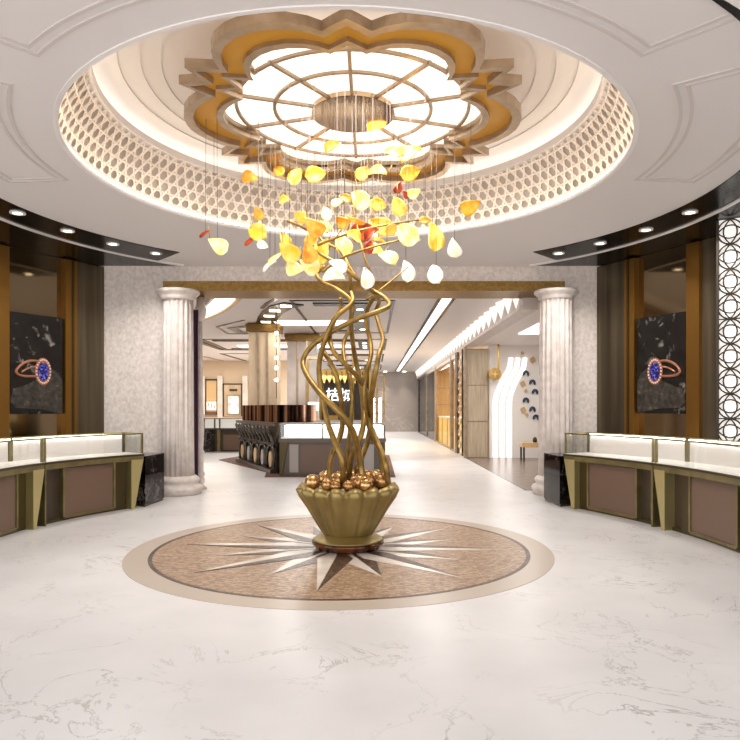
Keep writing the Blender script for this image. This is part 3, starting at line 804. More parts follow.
# ------------------------------------------------------------------ hall behind the opening
struct('ceiling.002', MB().prism([(-13,12.66),(7.5,12.66),(7.5,45),(-13,45)], HALL, HALL+.1), 'ceil')
struct('wall_back.003', MB().box(-13, 3.4, 44.5, 44.8, 0, HALL), 'marblegrey')
struct('wall_left.001', MB().box(-13.2, -13, 12.7, 44.8, 0, HALL), 'wallbeige')
struct('wall_back.004', MB().box(-13, lx0-.05, WY+.05, WY+.35, 0, HZ), 'stone')
struct('wall_back.005', MB().box(-13, -2.9, 34, 34.3, 0, HALL), 'wallbeige')
def hall_strip(name, pts, w, mat, z=HALL, h=.02):
    m = MB(); P_ = [Vector(p) for p in pts]
    n = len(P_); A = []; B = []
    for i, p in enumerate(P_):
        t = (P_[min(i+1,n-1)]-P_[max(i-1,0)]).normalized(); nn = Vector((-t.y, t.x))*w/2
        A.append(p-nn); B.append(p+nn)
    m.strip(A, B, z-h, z+.002, False)
    return m
def frame_mb(x0, x1, y0, y1, w, z=HALL, h=.02):
    m = MB()
    m.box(x0, x1, y0, y0+w, z-h, z+.002); m.box(x0, x1, y1-w, y1, z-h, z+.002)
    m.box(x0, x0+w, y0+w, y1-w, z-h, z+.002); m.box(x1-w, x1, y0+w, y1-w, z-h, z+.002); return m
tn = 20
for y0, y1 in ((14.9,21.4),(23.3,27.6),(29.8,34.4),(37.2,41.5)):
    xl = -1.9 if y0 < 15 else -6.3 if y0 < 24 else -2.6
    struct('trim_%d' % tn, frame_mb(xl, .5, y0, y1, .07), 'black'); tn += 1
    iy0, iy1 = y0+.35, y1-.45
    xi = xl+.5
    m = MB(); m.box(-.55, -.1, iy0, iy1, HALL-.03, HALL+.002)
    m.box(xi, -.55, iy0, iy0+.4, HALL-.03, HALL+.002)
    m.box(xi, -.55, iy1-.25, iy1, HALL-.03, HALL+.002)
    struct('trim_%d' % tn, m, 'black'); tn += 1
    ym = iy0+(iy1-iy0)*.55
    o = MB().box(xl+(1.0 if y0 > 15 else -.9), -.75, ym, ym+.9, HALL-.03, HALL).build('ceiling_light_bar', 'striplight')
    tag(o, 'white cross-wise light bar in the hall ceiling, ' + {14.9:'first coffer from the front',23.3:'second coffer from the front',29.8:'third coffer from the front',37.2:'coffer nearest the end wall'}[y0], 'ceiling light', 'light bars in the ceiling coffers')
    for k in range(3):
        yy = iy0+.9+k*(iy1-iy0-1.6)/2
        o = MB().prism(circ((-.32, yy), .09, 16), HALL-.036, HALL-.028).build('recessed_downlight', 'spot')
        tag(o, 'small downlight in the black border of the %s hall ceiling coffer, %s' % ({14.9:'first',23.3:'second',29.8:'third',37.2:'last'}[y0], ['nearest the lintel','middle of three','farthest from the lintel'][k]), 'ceiling light', 'downlights in the hall coffer borders')
# first coffer light band and curved film strip band
band = [(-1.85,15.35),(-2.2,15.8),(-2.55,16.7),(-2.85,17.8),(-3.15,19.2)]
struct('trim_%d' % tn, hall_strip('x', band, .55, 'black', HALL, .03), 'black'); tn += 1
for k, (x, y) in enumerate(((-2.05,15.6),(-2.42,16.35),(-2.72,17.3),(-3.0,18.5))):
    o = MB().prism([(x-.13,y-.15),(x+.13,y-.1),(x+.1,y+.15),(x-.16,y+.1)], HALL-.038, HALL-.028).build('recessed_downlight', 'spot')
    tag(o, 'small square downlight in the curved black band of the hall ceiling, %s' % ['nearest the lintel','second from the lintel','third from the lintel','farthest from the lintel'][k], 'ceiling light', 'downlights in the curved band')
arcpts = lambda off: [(-17.2+(15+off)*math.cos(math.radians(a)), 9.8+(15+off)*math.sin(math.radians(a))) for a in range(13, 62, 3)]
struct('trim_%d' % tn, hall_strip('x', arcpts(0), .1, 'gold', HALL, .05), 'gold'); tn += 1
o = hall_strip('x', arcpts(-.28), .42, 'striplight', HALL-.003, .03).build('curved_light_strip', 'striplight')
tag(o, 'broad curved white light strip with gold edge in the hall ceiling', 'ceiling light')
struct('trim_%d' % tn, hall_strip('x', arcpts(-.62), .07, 'black', HALL, .03), 'black'); tn += 1
struct('trim_%d' % tn, hall_strip('x', [(-1.9,13.9),(-2.15,14.6),(-2.5,15.4),(-2.7,16.0)], .09, 'black', HALL, .03), 'black'); tn += 1
chev = lambda pts, w: hall_strip('x', [tuple(PL(px, py, HALL))[:2] for px, py in pts], w, 'black', HALL, .02)
struct('trim_%d' % tn, chev([(244,320),(217,326.5),(228,333.5),(250,333.5)], .08), 'black'); tn += 1
struct('trim_%d' % tn, chev([(248,326),(232,328),(240,332),(252,332)], .3), 'black'); tn += 1
struct('trim_%d' % tn, chev([(197,339.5),(212,345),(224,349.5),(262,349.5)], .5), 'black'); tn += 1
struct('trim_%d' % tn, chev([(198,355),(215,359),(248,366)], .16), 'gold'); tn += 1
struct('trim_%d' % tn, chev([(260,353.5),(221,353.5),(250,362)], .16), 'black'); tn += 1
struct('trim_%d' % tn, chev([(199,363.5),(220,367)], .6), 'black'); tn += 1
# long light strip at the right
xs0, xs1 = 1.5, 1.76
struct('trim_%d' % tn, frame_mb(xs0-.05, xs1+.07, 12.9, 43.5, .07, HALL, .03), 'black'); tn += 1
o = MB().box(xs0+.03, xs1-.01, 13.0, 43.4, HALL-.02, HALL).build('linear_light_strip', 'striplight')
tag(o, 'long straight white light strip running along the hall ceiling to the end wall', 'ceiling light')

# pleated luminous cornice over the right shop fronts
XW = 2.98
co = thing('pleated_cornice', 'white glowing cornice of folded triangular pleats above the right shop fronts', 'cornice', (XW, 28, 3.6))
pl = MB(); y = 13.15; pitch = .8
while y < 44.0:
    a, b = y, min(y+pitch, 44.3); mdl = (a+b)/2
    pl.add([(XW,a,HALL-.004),(XW,b,HALL-.004),(XW-.16,mdl,HALL-.03),(XW-.03,mdl,3.64)], [(0,2,3),(2,1,3),(0,1,2),(0,1,3)])
    y += pitch
pl.build('pleats', 'pleat', co)
MB().box(XW-.06, XW+.3, 13.05, 44.3, 3.56, 3.62).build('lower_ledge', 'column', co)
MB().box(XW+.005, XW+.3, 13.05, 44.3, 3.62, HALL).build('core', 'mould', co)

# right shop: white room with curved glowing lines
struct('wall_right.002', MB().box(3.72, 9, 21.0, 21.3, 0, 3.9), 'white')
struct('wall_right.003', MB().box(9, 9.2, 12.8, 21.3, 0, HALL), 'white')
struct('wall_right.004', MB().box(rx1+.02, 9.2, WY+.4, WY+.75, 0, HALL), 'white')
struct('ceiling.003', MB().box(XW+.3, 9, 13.0, 21.3, 3.6, 3.7), 'dome')
o = MB().box(3.9, 5.6, 15.0, 17.6, 3.57, 3.6).build('ceiling_light_panel', 'striplight')
tag(o, 'square white light panel in the ceiling of the right shop', 'ceiling light')
YS = 20.97
for k, nm in enumerate(('left', 'middle', 'right')):
    x = 495.5+k*7
    pts = [(x,457.5),(x,430),(x,402),(x+3,390),(x+9,377),(x+14,368),(x+15.5,358)]
    P_ = spline([PT(px, py, YS) for px, py in pts], 5)
    m = MB(); w = .07
    vs = []
    for p in P_: vs += [p+Vector((-w,0,0)), p+Vector((w,0,0)), p+Vector((w,.03,0)), p+Vector((-w,.03,0))]
    m.add(vs, [(i*4+j, i*4+(j+1)%4, i*4+4+(j+1)%4, i*4+4+j) for i in range(len(P_)-1) for j in range(4)]+[(0,1,2,3)])
    tag(m.build('wall_light_line', 'wallline'), '%s one of three glowing white lines bending up the right shop wall' % nm, 'wall light', 'glowing wall lines')
t = thing('round_gold_sign', 'round gold disc sign with star hanging from a strap in the right shop', 'sign', PT(495, 380, 20.6))
p = PT(495, 374, 20.6); m = MB(); n = 32; r = .2
vs = [(p.x+r*math.cos(2*PI*i/n), p.y+o_, p.z+r*math.sin(2*PI*i/n)) for o_ in (0,.05) for i in range(n)]
m.add(vs, [list(range(n)), list(range(n,2*n))]+[(i,(i+1)%n,n+(i+1)%n,n+i) for i in range(n)]); m.build('disc', 'gold', t)
m = MB(); st = [(p.x+(.12 if i%2==0 else .03)*math.sin(PI*i/4), p.z+(.12 if i%2==0 else .03)*math.cos(PI*i/4)) for i in range(8)]
m.add([(x,p.y-.012,z) for x,z in st]+[(x,p.y,z) for x,z in st], [list(range(8)), list(range(8,16))]+[(i,(i+1)%8,8+(i+1)%8,8+i) for i in range(8)]); m.build('star', 'halo', t)
MB().box(p.x+.08, p.x+.14, p.y+.01, p.y+.04, p.z+.1, 3.6).build('strap', 'gold', t)
def plaque(px, py, kind, label):
    c = PT(px, py, 20.95)
    if kind == 'u':
        m = MB()
        for k, (rr, w) in enumerate(((.085,.022),(.045,.018))):
            m.tube([Vector((c.x+rr*math.cos(a), c.y-.01*k, c.z+rr*math.sin(a)*1.1)) for a in [math.radians(d) for d in range(-40, 211, 25)]], w, 6)
        o = m.build('wall_ornament', 'blue')
    else:
        s_ = .09 if kind == 'big' else .05; th = .5
        pts = [(c.x+s_*(math.cos(th)*x-math.sin(th)*z), c.z+s_*(math.sin(th)*x+math.cos(th)*z)) for x, z in ((-.8,-1),(.6,-1),(.8,-.2),(.8,1),(-.6,1),(-.9,.3))]
        m = MB().add([(x,c.y-.02,z) for x,z in pts]+[(x,c.y+.02,z) for x,z in pts], [list(range(6)), list(range(6,12))]+[(i,(i+1)%6,6+(i+1)%6,6+i) for i in range(6)])
        o = m.build('wall_ornament', 'tan')
    tag(o, label, 'wall ornament', 'ornaments on the right shop wall')
for a in ((526,374,'u','dark blue arched ornament, topmost blue one on the shop wall'),(532.5,383,'u','dark blue arched ornament, second blue one from the top'),
          (535,392.5,'u','dark blue arched ornament at the column edge, third from the top'),(526,401,'u','dark blue arched ornament midway down, at the left'),
          (532.5,410,'u','dark blue arched ornament, last but one of the blue ones'),(536,418,'u','dark blue arched ornament, lowest blue one, by the column'),
          (523,384,'big','tan plaque left of the upper blue ornaments'),(523.4,410,'big','tan plaque left of the lower blue ornaments'),
          (526,391,'s','small tan plaque under the upper tan plaque'),(527,415,'s','small tan plaque under the lower tan plaque'),
          (522.5,353,'s','small tan plaque highest on the shop wall'),(533,360,'big','tan plaque high on the shop wall by the column')): plaque(*a)
b0 = PL(522.5, 461.5, 0); t = thing('shop_bench', 'small bench with yellow top and dark legs in the right shop', 'bench', (b0.x+.4, b0.y+.3, 0))
MB().box(b0.x, b0.x+1.0, b0.y, b0.y+.5, .42, .56).build('seat', 'honey', t, bevel=.01)
for dx, dy in ((.03,.03),(.9,.03),(.03,.42),(.9,.42)):
    MB().box(b0.x+dx, b0.x+dx+.05, b0.y+dy, b0.y+dy+.05, 0, .42).build('leg', 'screenmetal', t)
MBv = MB().lathe(b0.x+.42, b0.y+.2, [(.05,.56),(.07,.6),(.06,.68),(.03,.72)], 16).build('small_dark_vase', 'screenmetal')
tag(MBv, 'small dark vase standing on the bench in the right shop', 'vase')

# veneer panel wall and glazed shop fronts further along
t = thing('veneer_partition', 'pale wood veneer partition with three dark joints in the right shop front', 'partition', ((2.92+3.7)/2, 21.1, 0))
zj = [GZ(457.5,21.1), GZ(421.5,21.1), GZ(385.5,21.1), GZ(349.5,21.1)]
for a, b in zip(zj, zj[1:]): MB().box(3.0, 3.66, 21.0, 21.1, max(a,0)+.015, b-.015).build('panel', 'wood', t)
MB().box(2.96, 3.7, 21.03, 21.13, 0, 3.5).build('joint_frame', 'bronze', t)
MB().box(2.9, 2.99, 20.95, 21.05, 0, 3.56).build('metal_edge', 'bronze', t)
def bayfront(y0, y1, mat, label, glassy=True):
    t = thing('glazed_partition', label, 'glazed partition', (XW, (y0+y1)/2, 0), 'glazed shop fronts along the hall')
    for y in (y0, y1-.12): MB().box(XW-.05, XW+.08, y, y+.12, 0, 3.56).build('post', mat, t)
    MB().box(XW-.03, XW+.06, y0+.12, y1-.12, 3.4, 3.56).build('head_rail', mat, t)
    MB().box(XW-.03, XW+.06, y0+.12, y1-.12, 0, .06).build('sill', mat, t)
    MB().box(XW+.01, XW+.02, y0+.12, y1-.12, .06, 3.4).build('glass_pane', 'clearthin' if glassy else 'smoked', t)
    return t
def chain_screen(y0, y1, label):
    t = thing('bronze_screen', label, 'screen', (XW, (y0+y1)/2, 0))
    MB().box(XW-.02, XW+.05, y0, y0+.08, 0, 3.56).build('post', 'darkcarve', t)
    MB().box(XW-.02, XW+.05, y1-.08, y1, 0, 3.56).build('post', 'darkcarve', t)
    m = MB(); z = .15; k = 0
    while z < 3.45:
        cy = (y0+y1)/2+(.12 if k%2 else -.12)*(y1-y0)
        m.tube([Vector((XW+.01, cy+(y1-y0)*.28*math.cos(a), z+.13*math.sin(a))) for a in [2*PI*i/12 for i in range(12)]], .02, 5, True)
        z += .2; k += 1
    m.build('link_lattice', 'bronze', t)
chain_screen(21.9, 23.2, 'bronze ring-link screen next to the pale veneer partition')
bayfront(23.4, 25.0, 'bronze', 'narrow glazed shop front beside the bronze ring-link screen')
bayfront(25.0, 31.2, 'bronze', 'wide glazed shop front with the lit yellow counter behind it')
bayfront(31.2, 36.4, 'bronze', 'glazed shop front before the dark slatted end', False)
bayfront(36.4, 42.8, 'darkcarve', 'dark framed shop front nearest the end wall', False)
struct('wall_right.005', MB().box(XW+.02, 6.5, 34.0, 34.2, 0, 3.6), 'honey')
struct('wall_right.006', MB().box(6.3, 6.5, 21.3, 34, 0, 3.6), 'honey')
struct('wall_right.007', MB().box(XW+.1, 3.6, 43.0, 44.5, 0, 3.6), 'darkpanel')
struct('ceiling.004', MB().box(XW+.3, 7.2, 21.3, 44.3, 3.6, 3.7), 'dome')
m = MB()
for z in (.9, 1.75, 2.6): m.box(XW+.1, 6.3, 33.96, 34.0, z, z+.04)
struct('trim_%d' % tn, m, 'bronze'); tn += 1
t = thing('yellow_reception_counter', 'lit yellow panelled counter behind the glazed shop front', 'counter', (3.35, 28, 0))
MB().box(3.12, 3.7, 25.4, 31.5, 0, 1.15).build('counter_body', 'yellow', t)
MB().box(3.08, 3.75, 25.3, 31.6, 1.15, 1.22).build('counter_top', 'deck', t)
m = MB()
for y in (25.5, 27.4, 29.4, 31.3): m.box(3.09, 3.12, y, y+.12, .05, 1.15)
m.build('counter_edging', 'honey', t)

# end wall wash lights
for px in (385, 404):
    p = PT(px, 372, 44.2)
    o = MB().prism(circ((p.x, 43.9), .12, 16), HALL-.04, HALL-.01).build('recessed_downlight', 'spot')
    tag(o, 'downlight washing the grey marble end wall, %s one' % ('left' if px < 390 else 'right'), 'ceiling light', 'downlights at the end wall')
    l = bpy.data.lights.new('wall_wash', 'SPOT'); l.energy = 160; l.spot_size = 1.2; l.spot_blend = .6; l.color = (1, .85, .7); l.shadow_soft_size = .1
    lo = bpy.data.objects.new('wall_wash', l); C.objects.link(lo); lo.location = (p.x, 43.9, HALL-.06)

# rectangular piers
def pier(x0, x1, y0, y1, mat, label):
    t = thing('square_pier', label, 'pillar', ((x0+x1)/2, (y0+y1)/2, 0))
    MB().box(x0, x1, y0, y1, .013, 3.8).build('shaft', mat, t, bevel=.02)
    m = MB()
    m.box(x0+.3*(x1-x0), x0+.38*(x1-x0), y0-.02, y0, .1, 3.8); m.box(x0+.62*(x1-x0), x0+.7*(x1-x0), y0-.02, y0, .1, 3.8)
    m.build('inlay_strips', 'bronze', t)
    m = MB(); m.box(x0-.06, x1+.06, y0-.06, y1+.06, 3.8, 3.92); m.box(x0-.08, x1+.08, y0-.08, y1+.08, 3.92, HALL-.035); m.build('gilt_capital', 'goldbeam', t)
    MB().box(x0-.06, x1+.06, y0-.06, y1+.06, .013, .12).build('plinth', mat, t)
pier(GX(248.5,18.9), GX(277,18.9), 18.9, 19.6, 'beige', 'beige marble square pier rising behind the dark carved counter')
pier(GX(287,21.6), GX(317,21.6), 21.6, 22.5, 'pier2', 'pale marble square pier behind the beige one, left of the branches')
t = thing('crystal_strand', 'hanging strand of glowing crystal drops beside the beige marble pier', 'hanging lights', PT(277.5, 400, 17.3))
xx = GX(276.5, 17.3)
MB().tube([(xx,17.3,1.85),(xx,17.3,HALL)], .012, 5).build('cord', 'wire', t)
for k, py in enumerate((333, 345, 358, 368, 380)):
    MB().ball((xx,17.3,GZ(py,17.3)), .045, 10).build('glowing_drop', 'caselight', t)

# island counter, carved facade and mirrored box
rg = MB().prism([(-2.5,15.15),(.52,15.15),(.55,22.2),(-4.2,22.6),(-4.75,20.2),(-2.65,16.3)], .001, .012).build('brown_rug', 'rug')
tag(rg, 'brown patterned rug lying under the island counter', 'rug')
ix0, ix1, iy = GX(278.5,15.4), GX(386,15.4), 15.4
t = thing('island_counter', 'dark island display counter with white lit band and light grey panels behind the vase', 'display counter', ((ix0+ix1)/2, 16, 0))
MB().box(ix0+.1, ix1-.1, iy+.12, iy+1.2, .012, .8).build('counter_body', 'grey', t)
for a, b, mt in ((289,298,'greypanel'),(300,361,'brown'),(364,374,'greypanel')):
    MB().box(GX(a,iy), GX(b,iy), iy+.09, iy+.12, .08, .74).build('front_panel', mt, t)
MB().box(ix0, ix1, iy, iy+1.25, .8, .88).build('apron', 'grey', t)
MB().box(ix0+.02, ix1-.02, iy+.02, iy+1.23, .88, .9).build('display_deck', 'deck', t)
MB().box(ix0+.03, ix1-.03, iy+.03, iy+.045, .9, 1.2).build('front_glass', 'clear', t)
MB().box(ix0+.05, ix1-.05, iy+.62, iy+.64, .9, 1.19).build('back_panel', 'screenwhite', t)
MB().box(ix0+.02, ix1-.02, iy+.02, iy+1.23, 1.2, 1.24).build('top_slab', 'greypanel', t)
MB().box(ix0+.1, ix1-.1, iy+.55, iy+.6, 1.18, 1.198).build('case_light', 'caselight', t)
for x in (ix0+.02, ix1-.05, GX(322, iy)):
    MB().box(x, x+.03, iy+.015, iy+.05, .88, 1.2).build('case_post', 'grey', t)
for x, s_ in ((ix0+.02, 1), (ix1-.02, -1)):
    MB().add([(x,iy+.02,.012),(x+s_*.06,iy+.02,.012),(x+s_*.2,iy+.02,.8),(x,iy+.02,.8),(x,iy+.12,.012),(x+s_*.06,iy+.12,.012),(x+s_*.2,iy+.12,.8),(x,iy+.12,.8)],
             [(0,1,2,3),(7,6,5,4),(0,4,5,1),(1,5,6,2),(2,6,7,3),(3,7,4,0)]).build('leg', 'brassdark', t)
A0 = Vector((-2.34,15.95)); A1 = Vector((-3.95,19.65))
t = thing('carved_counter', 'dark carved metal counter with arches and ovals left of the island counter', 'counter', ((A0.x+A1.x)/2+.5, (A0.y+A1.y)/2, 0))
MB().prism([A0, (-1.2,16.9), (-1.3,17.1), (-2.2,16.75), (-3.7,19.7), A1], .012, 1.16).build('counter_core', 'darkcarve', t)
MB().prism([(A0.x-.05,A0.y-.05), (-1.15,16.85), (-1.25,17.1), (-2.15,16.8), (-3.68,19.75), (A1.x-.15,A1.y)], 1.16, 1.24).build('counter_top', 'darkcarve', t)
d = (A1-A0); Ld = d.length; d.normalize(); nr = Vector((-d.y, d.x))
if nr.x > 0: nr = -nr
def FQ(s_, z, o=.04): v = A0+d*s_+nr*o; return Vector((v.x, v.y, z))
NBY = 5
for k in range(NBY):
    s0_ = Ld*(k+.5)/NBY; hw = Ld/NBY*.42
    m = MB()
    arch = [FQ(s0_-hw,.1), FQ(s0_-hw,.5)]+[FQ(s0_-hw*math.cos(a), .5+.18*math.sin(a)) for a in (.4,.8,1.2,1.57,1.94,2.34,2.74)]+[FQ(s0_+hw,.5), FQ(s0_+hw,.1)]
    m.tube(arch, .035, 6); m.build('arch', 'darkcarve', t)
    m = MB(); c_ = FQ(s0_, .3, .05)
    ov = [FQ(s0_+hw*.45*math.cos(a), .33+.2*math.sin(a), .03) for a in [2*PI*i/16 for i in range(16)]]
    ov2 = [p_+Vector((nr.x, nr.y, 0))*.03 for p_ in ov]
    m.add(ov+ov2, [list(range(16)), list(range(16,32))]+[(i,(i+1)%16,16+(i+1)%16,16+i) for i in range(16)]); m.build('oval_inset', 'tan' if k%2==0 else 'greypanel', t)
for k in range(NBY*2):
    s0_ = Ld*(k+.5)/(NBY*2)
    m = MB(); m.tube(spline([FQ(s0_-.12,.72,.04), FQ(s0_-.05,.95,.12), FQ(s0_+.08,1.12,.16), FQ(s0_+.13,1.0,.12), FQ(s0_+.06,.92,.08)], 4), .04, 6)
    m.build('scroll_bracket', 'darkcarve', t)
MB().bar(FQ(.02,.72,.05), FQ(Ld-.02,.72,.05), .06).build('mid_rail', 'darkcarve', t)
MB().bar(FQ(.02,.06,.08), FQ(Ld-.02,.06,.08), .16, h=.09).build('plinth', 'darkcarve', t)
m = MB(); out = []; Pth = [Vector((-3.85,19.5)), Vector((-2.35,16.3)), Vector((-1.45,16.75))]
def fold(a, b, n):
    dd = (b-a); q = Vector((dd.y, -dd.x)).normalized()
    return [a+dd*i/n+q*(-.05 if i % 2 else .03) for i in range(n)]
out = fold(Pth[0], Pth[1], 22) + fold(Pth[1], Pth[2], 8) + [Pth[2], Vector((-1.5,16.95)), Vector((-2.22,16.55)), Vector((-3.72,19.6))]
m.prism(out, 1.24, 1.68)
tag(m.build('copper_mirror_planter', 'copper'), 'long folded dark copper mirrored box on top of the carved counter', 'mirrored box')

# gold kiosk with sign
KY = 19.6
kx = lambda px: GX(px, KY)
t = thing('gold_kiosk', 'gold framed kiosk with slatted back and white sign lettering behind the island counter', 'kiosk', ((kx(306)+kx(372))/2, KY+.3, 0))
for px in (307, 319.5, 352, 369):
    MB().box(kx(px), kx(px+2), KY, KY+.08, .012, 3.1).build('post', 'gold', t)
m = MB(); 
for i in range(24):
    x = kx(320)+(kx(370)-kx(320))*i/24; m.box(x, x+.04, KY+.1, KY+.14, 1.0, 2.7)
m.box(kx(320), kx(370), KY+.14, KY+.18, .012, 2.7)
m.build('slatted_back', 'innerbrown', t)
MB().box(kx(307), kx(372), KY-.02, KY+.3, 3.05, 3.15).build('top_beam', 'bronze', t)
m = MB()
for i in range(9):
    x = kx(322)+(kx(368)-kx(322))*i/9; w = (kx(368)-kx(322))/9
    m.add([(x,KY-.06,2.55),(x+w,KY-.06,2.55),(x+w*.5,KY-.16,2.32),(x,KY,2.55),(x+w,KY,2.55),(x+w*.5,KY,2.75)], [(0,1,2),(0,3,5,1),(3,4,5),(1,4,3,0),(0,2,1),(0,5,1)])
    m.box(x, x+w*.8, KY-.05, KY, 2.45, 2.75)
m.build('gold_header', 'gold', t)
MB().box(kx(307), kx(320), KY-.03, KY+.3, .9, 1.28).build('drawer_unit', 'honey', t)
MB().box(kx(308), kx(319), KY-.05, KY-.03, 1.52, 1.78).build('lit_tray', 'screenwhite', t)
MB().box(kx(307), kx(372), KY-.1, KY+.35, 1.18, 1.24).build('shelf', 'greypanel', t)
MB().box(kx(326), kx(338), KY-.1, KY-.05, 1.25, 1.38).build('gold_display', 'gold', t)
def text_mesh(body, size, x, y, z, parent, mat='letters'):
    cu = bpy.data.curves.new('sign_lettering', 'FONT'); cu.body = body; cu.size = size; cu.extrude = .012; cu.offset = .0
    ob = bpy.data.objects.new('tmp', cu); C.objects.link(ob)
    bpy.context.view_layer.update()
    me = bpy.data.meshes.new_from_object(ob.evaluated_get(bpy.context.evaluated_depsgraph_get()))
    bpy.data.objects.remove(ob)
    me.materials.clear(); me.materials.append(M[mat])
    o = bpy.data.objects.new('sign_lettering', me); C.objects.link(o); o.parent = parent
    o.rotation_euler = (PI/2, 0, 0); o.location = Vector((x, y, z))-wl(parent)
    return o
text_mesh('桔城', .42, kx(326), KY-.18, GZ(400, KY), t)
text_mesh('昌', .26, kx(352), KY-.18, GZ(376, KY), t)

# display wall further left and right of kiosk
m = thing('gold_shelf_rack', 'gold slatted shelf rack with lit bars right of the kiosk, before the end wall', 'shelf rack', (GX(377, 27), 27, 0))
for px in (370.5, 377, 384):
    MB().box(GX(px,27)-.03, GX(px,27)+.03, 27, 27.1, 0, 3.0).build('upright', 'gold', m)
for z in (.9, 1.35, 1.8, 2.3, 2.95): MB().box(GX(370,27), GX(385,27), 27, 27.35, z, z+.05).build('shelf', 'bronze', m)
for px in (373.5, 380): MB().box(GX(px,27)-.05, GX(px,27)+.05, 27.1, 27.15, 1.0, 2.0).build('light_bar', 'caselight', m)
MB().box(GX(370,27), GX(385,27), 27.3, 27.35, 0, .9).build('lower_panel', 'brown', m)

# left shops: low counter, niche, poster
t = thing('low_wall_counter', 'long low counter with white glazed band along the far left of the hall', 'display counter', (-6, 24.3, 0))
MB().box(-9.5, -4.1, 24.1, 24.8, 0, .82).build('counter_body', 'innerbrown', t)
MB().box(GX(204,24), GX(214,24), 24.0, 24.1, 0, .82).build('marble_inset', 'blackmarble', t)
MB().box(GX(223,24), GX(247,24), 24.05, 24.1, .06, .62).build('door', 'brown', t)
MB().box(GX(217,24), GX(220,24), 24.02, 24.1, 0, .8).build('brass_edge', 'brass', t)
MB().box(-9.5, -4.1, 24.0, 24.8, .82, .86).build('deck', 'grey', t)
MB().box(-9.5, -4.1, 24.3, 24.33, .86, 1.2).build('white_band', 'screenwhite', t)
MB().box(-9.5, -4.1, 24.0, 24.02, .86, 1.2).build('front_glass', 'clear', t)
MB().box(-9.5, -4.1, 24.0, 24.8, 1.2, 1.24).build('top_rail', 'bronze', t)
for px in (203.5, 214, 219): MB().box(GX(px,24), GX(px,24)+.05, 23.98, 24.02, .86, 1.2).build('case_post', 'grey', t)
WF = 33.95
def nich(px0, px1, py0, py1, y): return GX(px0,y), GX(px1,y), GZ(py1,y), GZ(py0,y)
x0,x1,z0,z1 = nich(223,242.5,383.5,416,WF)
t = thing('framed_poster', 'pale framed poster with a white draped figure on the far left wall', 'poster', ((x0+x1)/2, WF, z0))
frm = MB(); w=.06
frm.box(x0,x0+w,WF-.1,WF,z0,z1); frm.box(x1-w,x1,WF-.1,WF,z0,z1); frm.box(x0,x1,WF-.1,WF,z1-w,z1); frm.build('surround', 'screenmetal', t)
MB().box(x0+w, x1-w, WF-.04, WF, z0, z1-w).build('panel', 'beige', t)
a0,a1,b0_,b1_ = nich(228,239,396,413.5,WF-.05)
MB().box(a0-.06, a1+.06, WF-.09, WF-.045, b0_-.06, b1_+.06).build('picture_frame', 'bronze', t)
MB().box(a0, a1, WF-.1, WF-.09, b0_, b1_).build('print', 'poster', t)
fig = MB(); cx = (a0+a1)/2
fg = [(-.12,0),(.22,0),(.2,.3),(.1,.42),(.14,.52),(.06,.62),(.07,.76),(0,.84),(-.07,.76),(-.03,.62),(-.09,.5),(-.02,.4),(-.1,.2)]
k = len(fg); Hh = b1_-b0_
fig.add([(cx+u_*1.2,WF-.11,b0_+h_*Hh*.98) for u_,h_ in fg]+[(cx+u_*1.2,WF-.1,b0_+h_*Hh*.98) for u_,h_ in fg], [list(range(k)), list(range(k,2*k))]+[(i,(i+1)%k,k+(i+1)%k,k+i) for i in range(k)])
fig.build('white_figure_image', 'screenwhite', t)
MB().box(cx-.2, cx+.2, WF-.1, WF-.04, b1_+.25, b1_+.36).build('nameplate', 'screenmetal', t)
x0,x1,z0,z1 = nich(206.5,217,380.5,415,WF)
t = thing('display_niche', 'beige wall niche with three slim pendants on a white board, far left', 'display niche', ((x0+x1)/2, WF, z0))
MB().box(x0, x1, WF-.03, WF, z0, z1).build('niche_back', 'tan', t)
frm = MB(); frm.box(x0-.06,x0,WF-.1,WF,z0,z1); frm.box(x1,x1+.06,WF-.1,WF,z0,z1); frm.box(x0-.06,x1+.06,WF-.1,WF,z1,z1+.08); frm.build('niche_frame', 'screenmetal', t)
zb = GZ(410,WF); MB().box(x0+.03, x1-.03, WF-.08, WF-.03, zb, zb+.42).build('white_board', 'screenwhite', t)
for i in range(3):
    xx = x0+.12+i*.14; MB().bar((xx,WF-.09,zb+.36), (xx+.05,WF-.09,zb+.06), .035).build('pendant', 'screenmetal', t)
MB().box(x0, x1, WF-.12, WF-.02, z0, z0+.18).build('ledge', 'brown', t)
m = MB()
for px in (203, 220.5, 245.5):
    m.box(GX(px,WF)-.13, GX(px,WF)+.13, WF-.14, WF+.0, 0, GZ(376,WF))
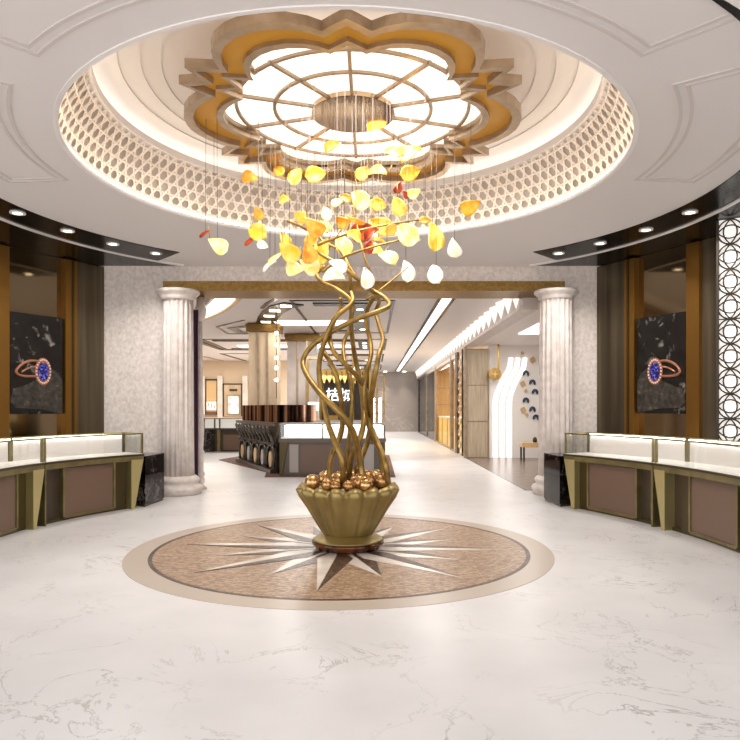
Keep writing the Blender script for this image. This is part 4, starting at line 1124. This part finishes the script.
struct('trim_%d' % tn, m, 'pier2'); tn += 1

# ------------------------------------------------------------------ extra room lamps
def area(name, loc, sx, sy, e, col=(1,.98,.96), rot=(0,0,0)):
    l = bpy.data.lights.new(name, 'AREA'); l.shape = 'RECTANGLE'; l.size = sx; l.size_y = sy; l.energy = e; l.color = col
    o = bpy.data.objects.new(name, l); C.objects.link(o); o.location = loc; o.rotation_euler = rot; return o
area('chandelier_light', (CC[0], CC[1], 4.83), 1.8, 1.8, 170)
area('hall_light', (-1.6, 18.6, HALL-.04), 2.0, .8, 148)
area('hall_light.001', (-3, 25.7, HALL-.04), 4.0, .8, 256)
area('hall_light.002', (-1.6, 32.4, HALL-.04), 2.0, .8, 256)
area('hall_light.003', (1.64, 28, HALL-.035), .18, 28, 162)
area('shop_light', (4.4, 17.3, 3.56), 1.5, 4, 80)
area('shop_light.001', (4.6, 28, 3.55), 1.5, 8, 330, (1, .88, .68))
area('hall_light.004', (-8, 30, HALL-.05), 4, 4, 297, (1, .9, .76))
area('hall_light.005', (-5.6, 17, HALL-.06), 1.0, 3, 121)
area('hall_light.006', (-1.0, 40, HALL-.06), 2.0, 1, 256)

w = bpy.data.worlds.new('world'); bpy.context.scene.world = w; w.use_nodes = True
bg = w.node_tree.nodes['Background']; bg.inputs['Color'].default_value = (.985, .985, 1, 1); bg.inputs['Strength'].default_value = 2.5

# ------------------------------------------------------------------ camera and view
cam = bpy.data.cameras.new('camera'); co_ = bpy.data.objects.new('camera', cam); C.objects.link(co_)
co_.location = (0, 0, EYE); co_.rotation_euler = (PI/2, 0, 0)
cam.sensor_width = 36; cam.lens = F/740*36
cam.shift_x = -3/740; cam.shift_y = 38/740; cam.clip_end = 200
sc = bpy.context.scene; sc.camera = co_
sc.view_settings.view_transform = 'Standard'; sc.view_settings.look = 'None'; sc.view_settings.gamma = 1; sc.view_settings.exposure = .12
sc.cycles.max_bounces = 10; sc.cycles.diffuse_bounces = 5; sc.cycles.glossy_bounces = 5; sc.cycles.transparent_max_bounces = 12
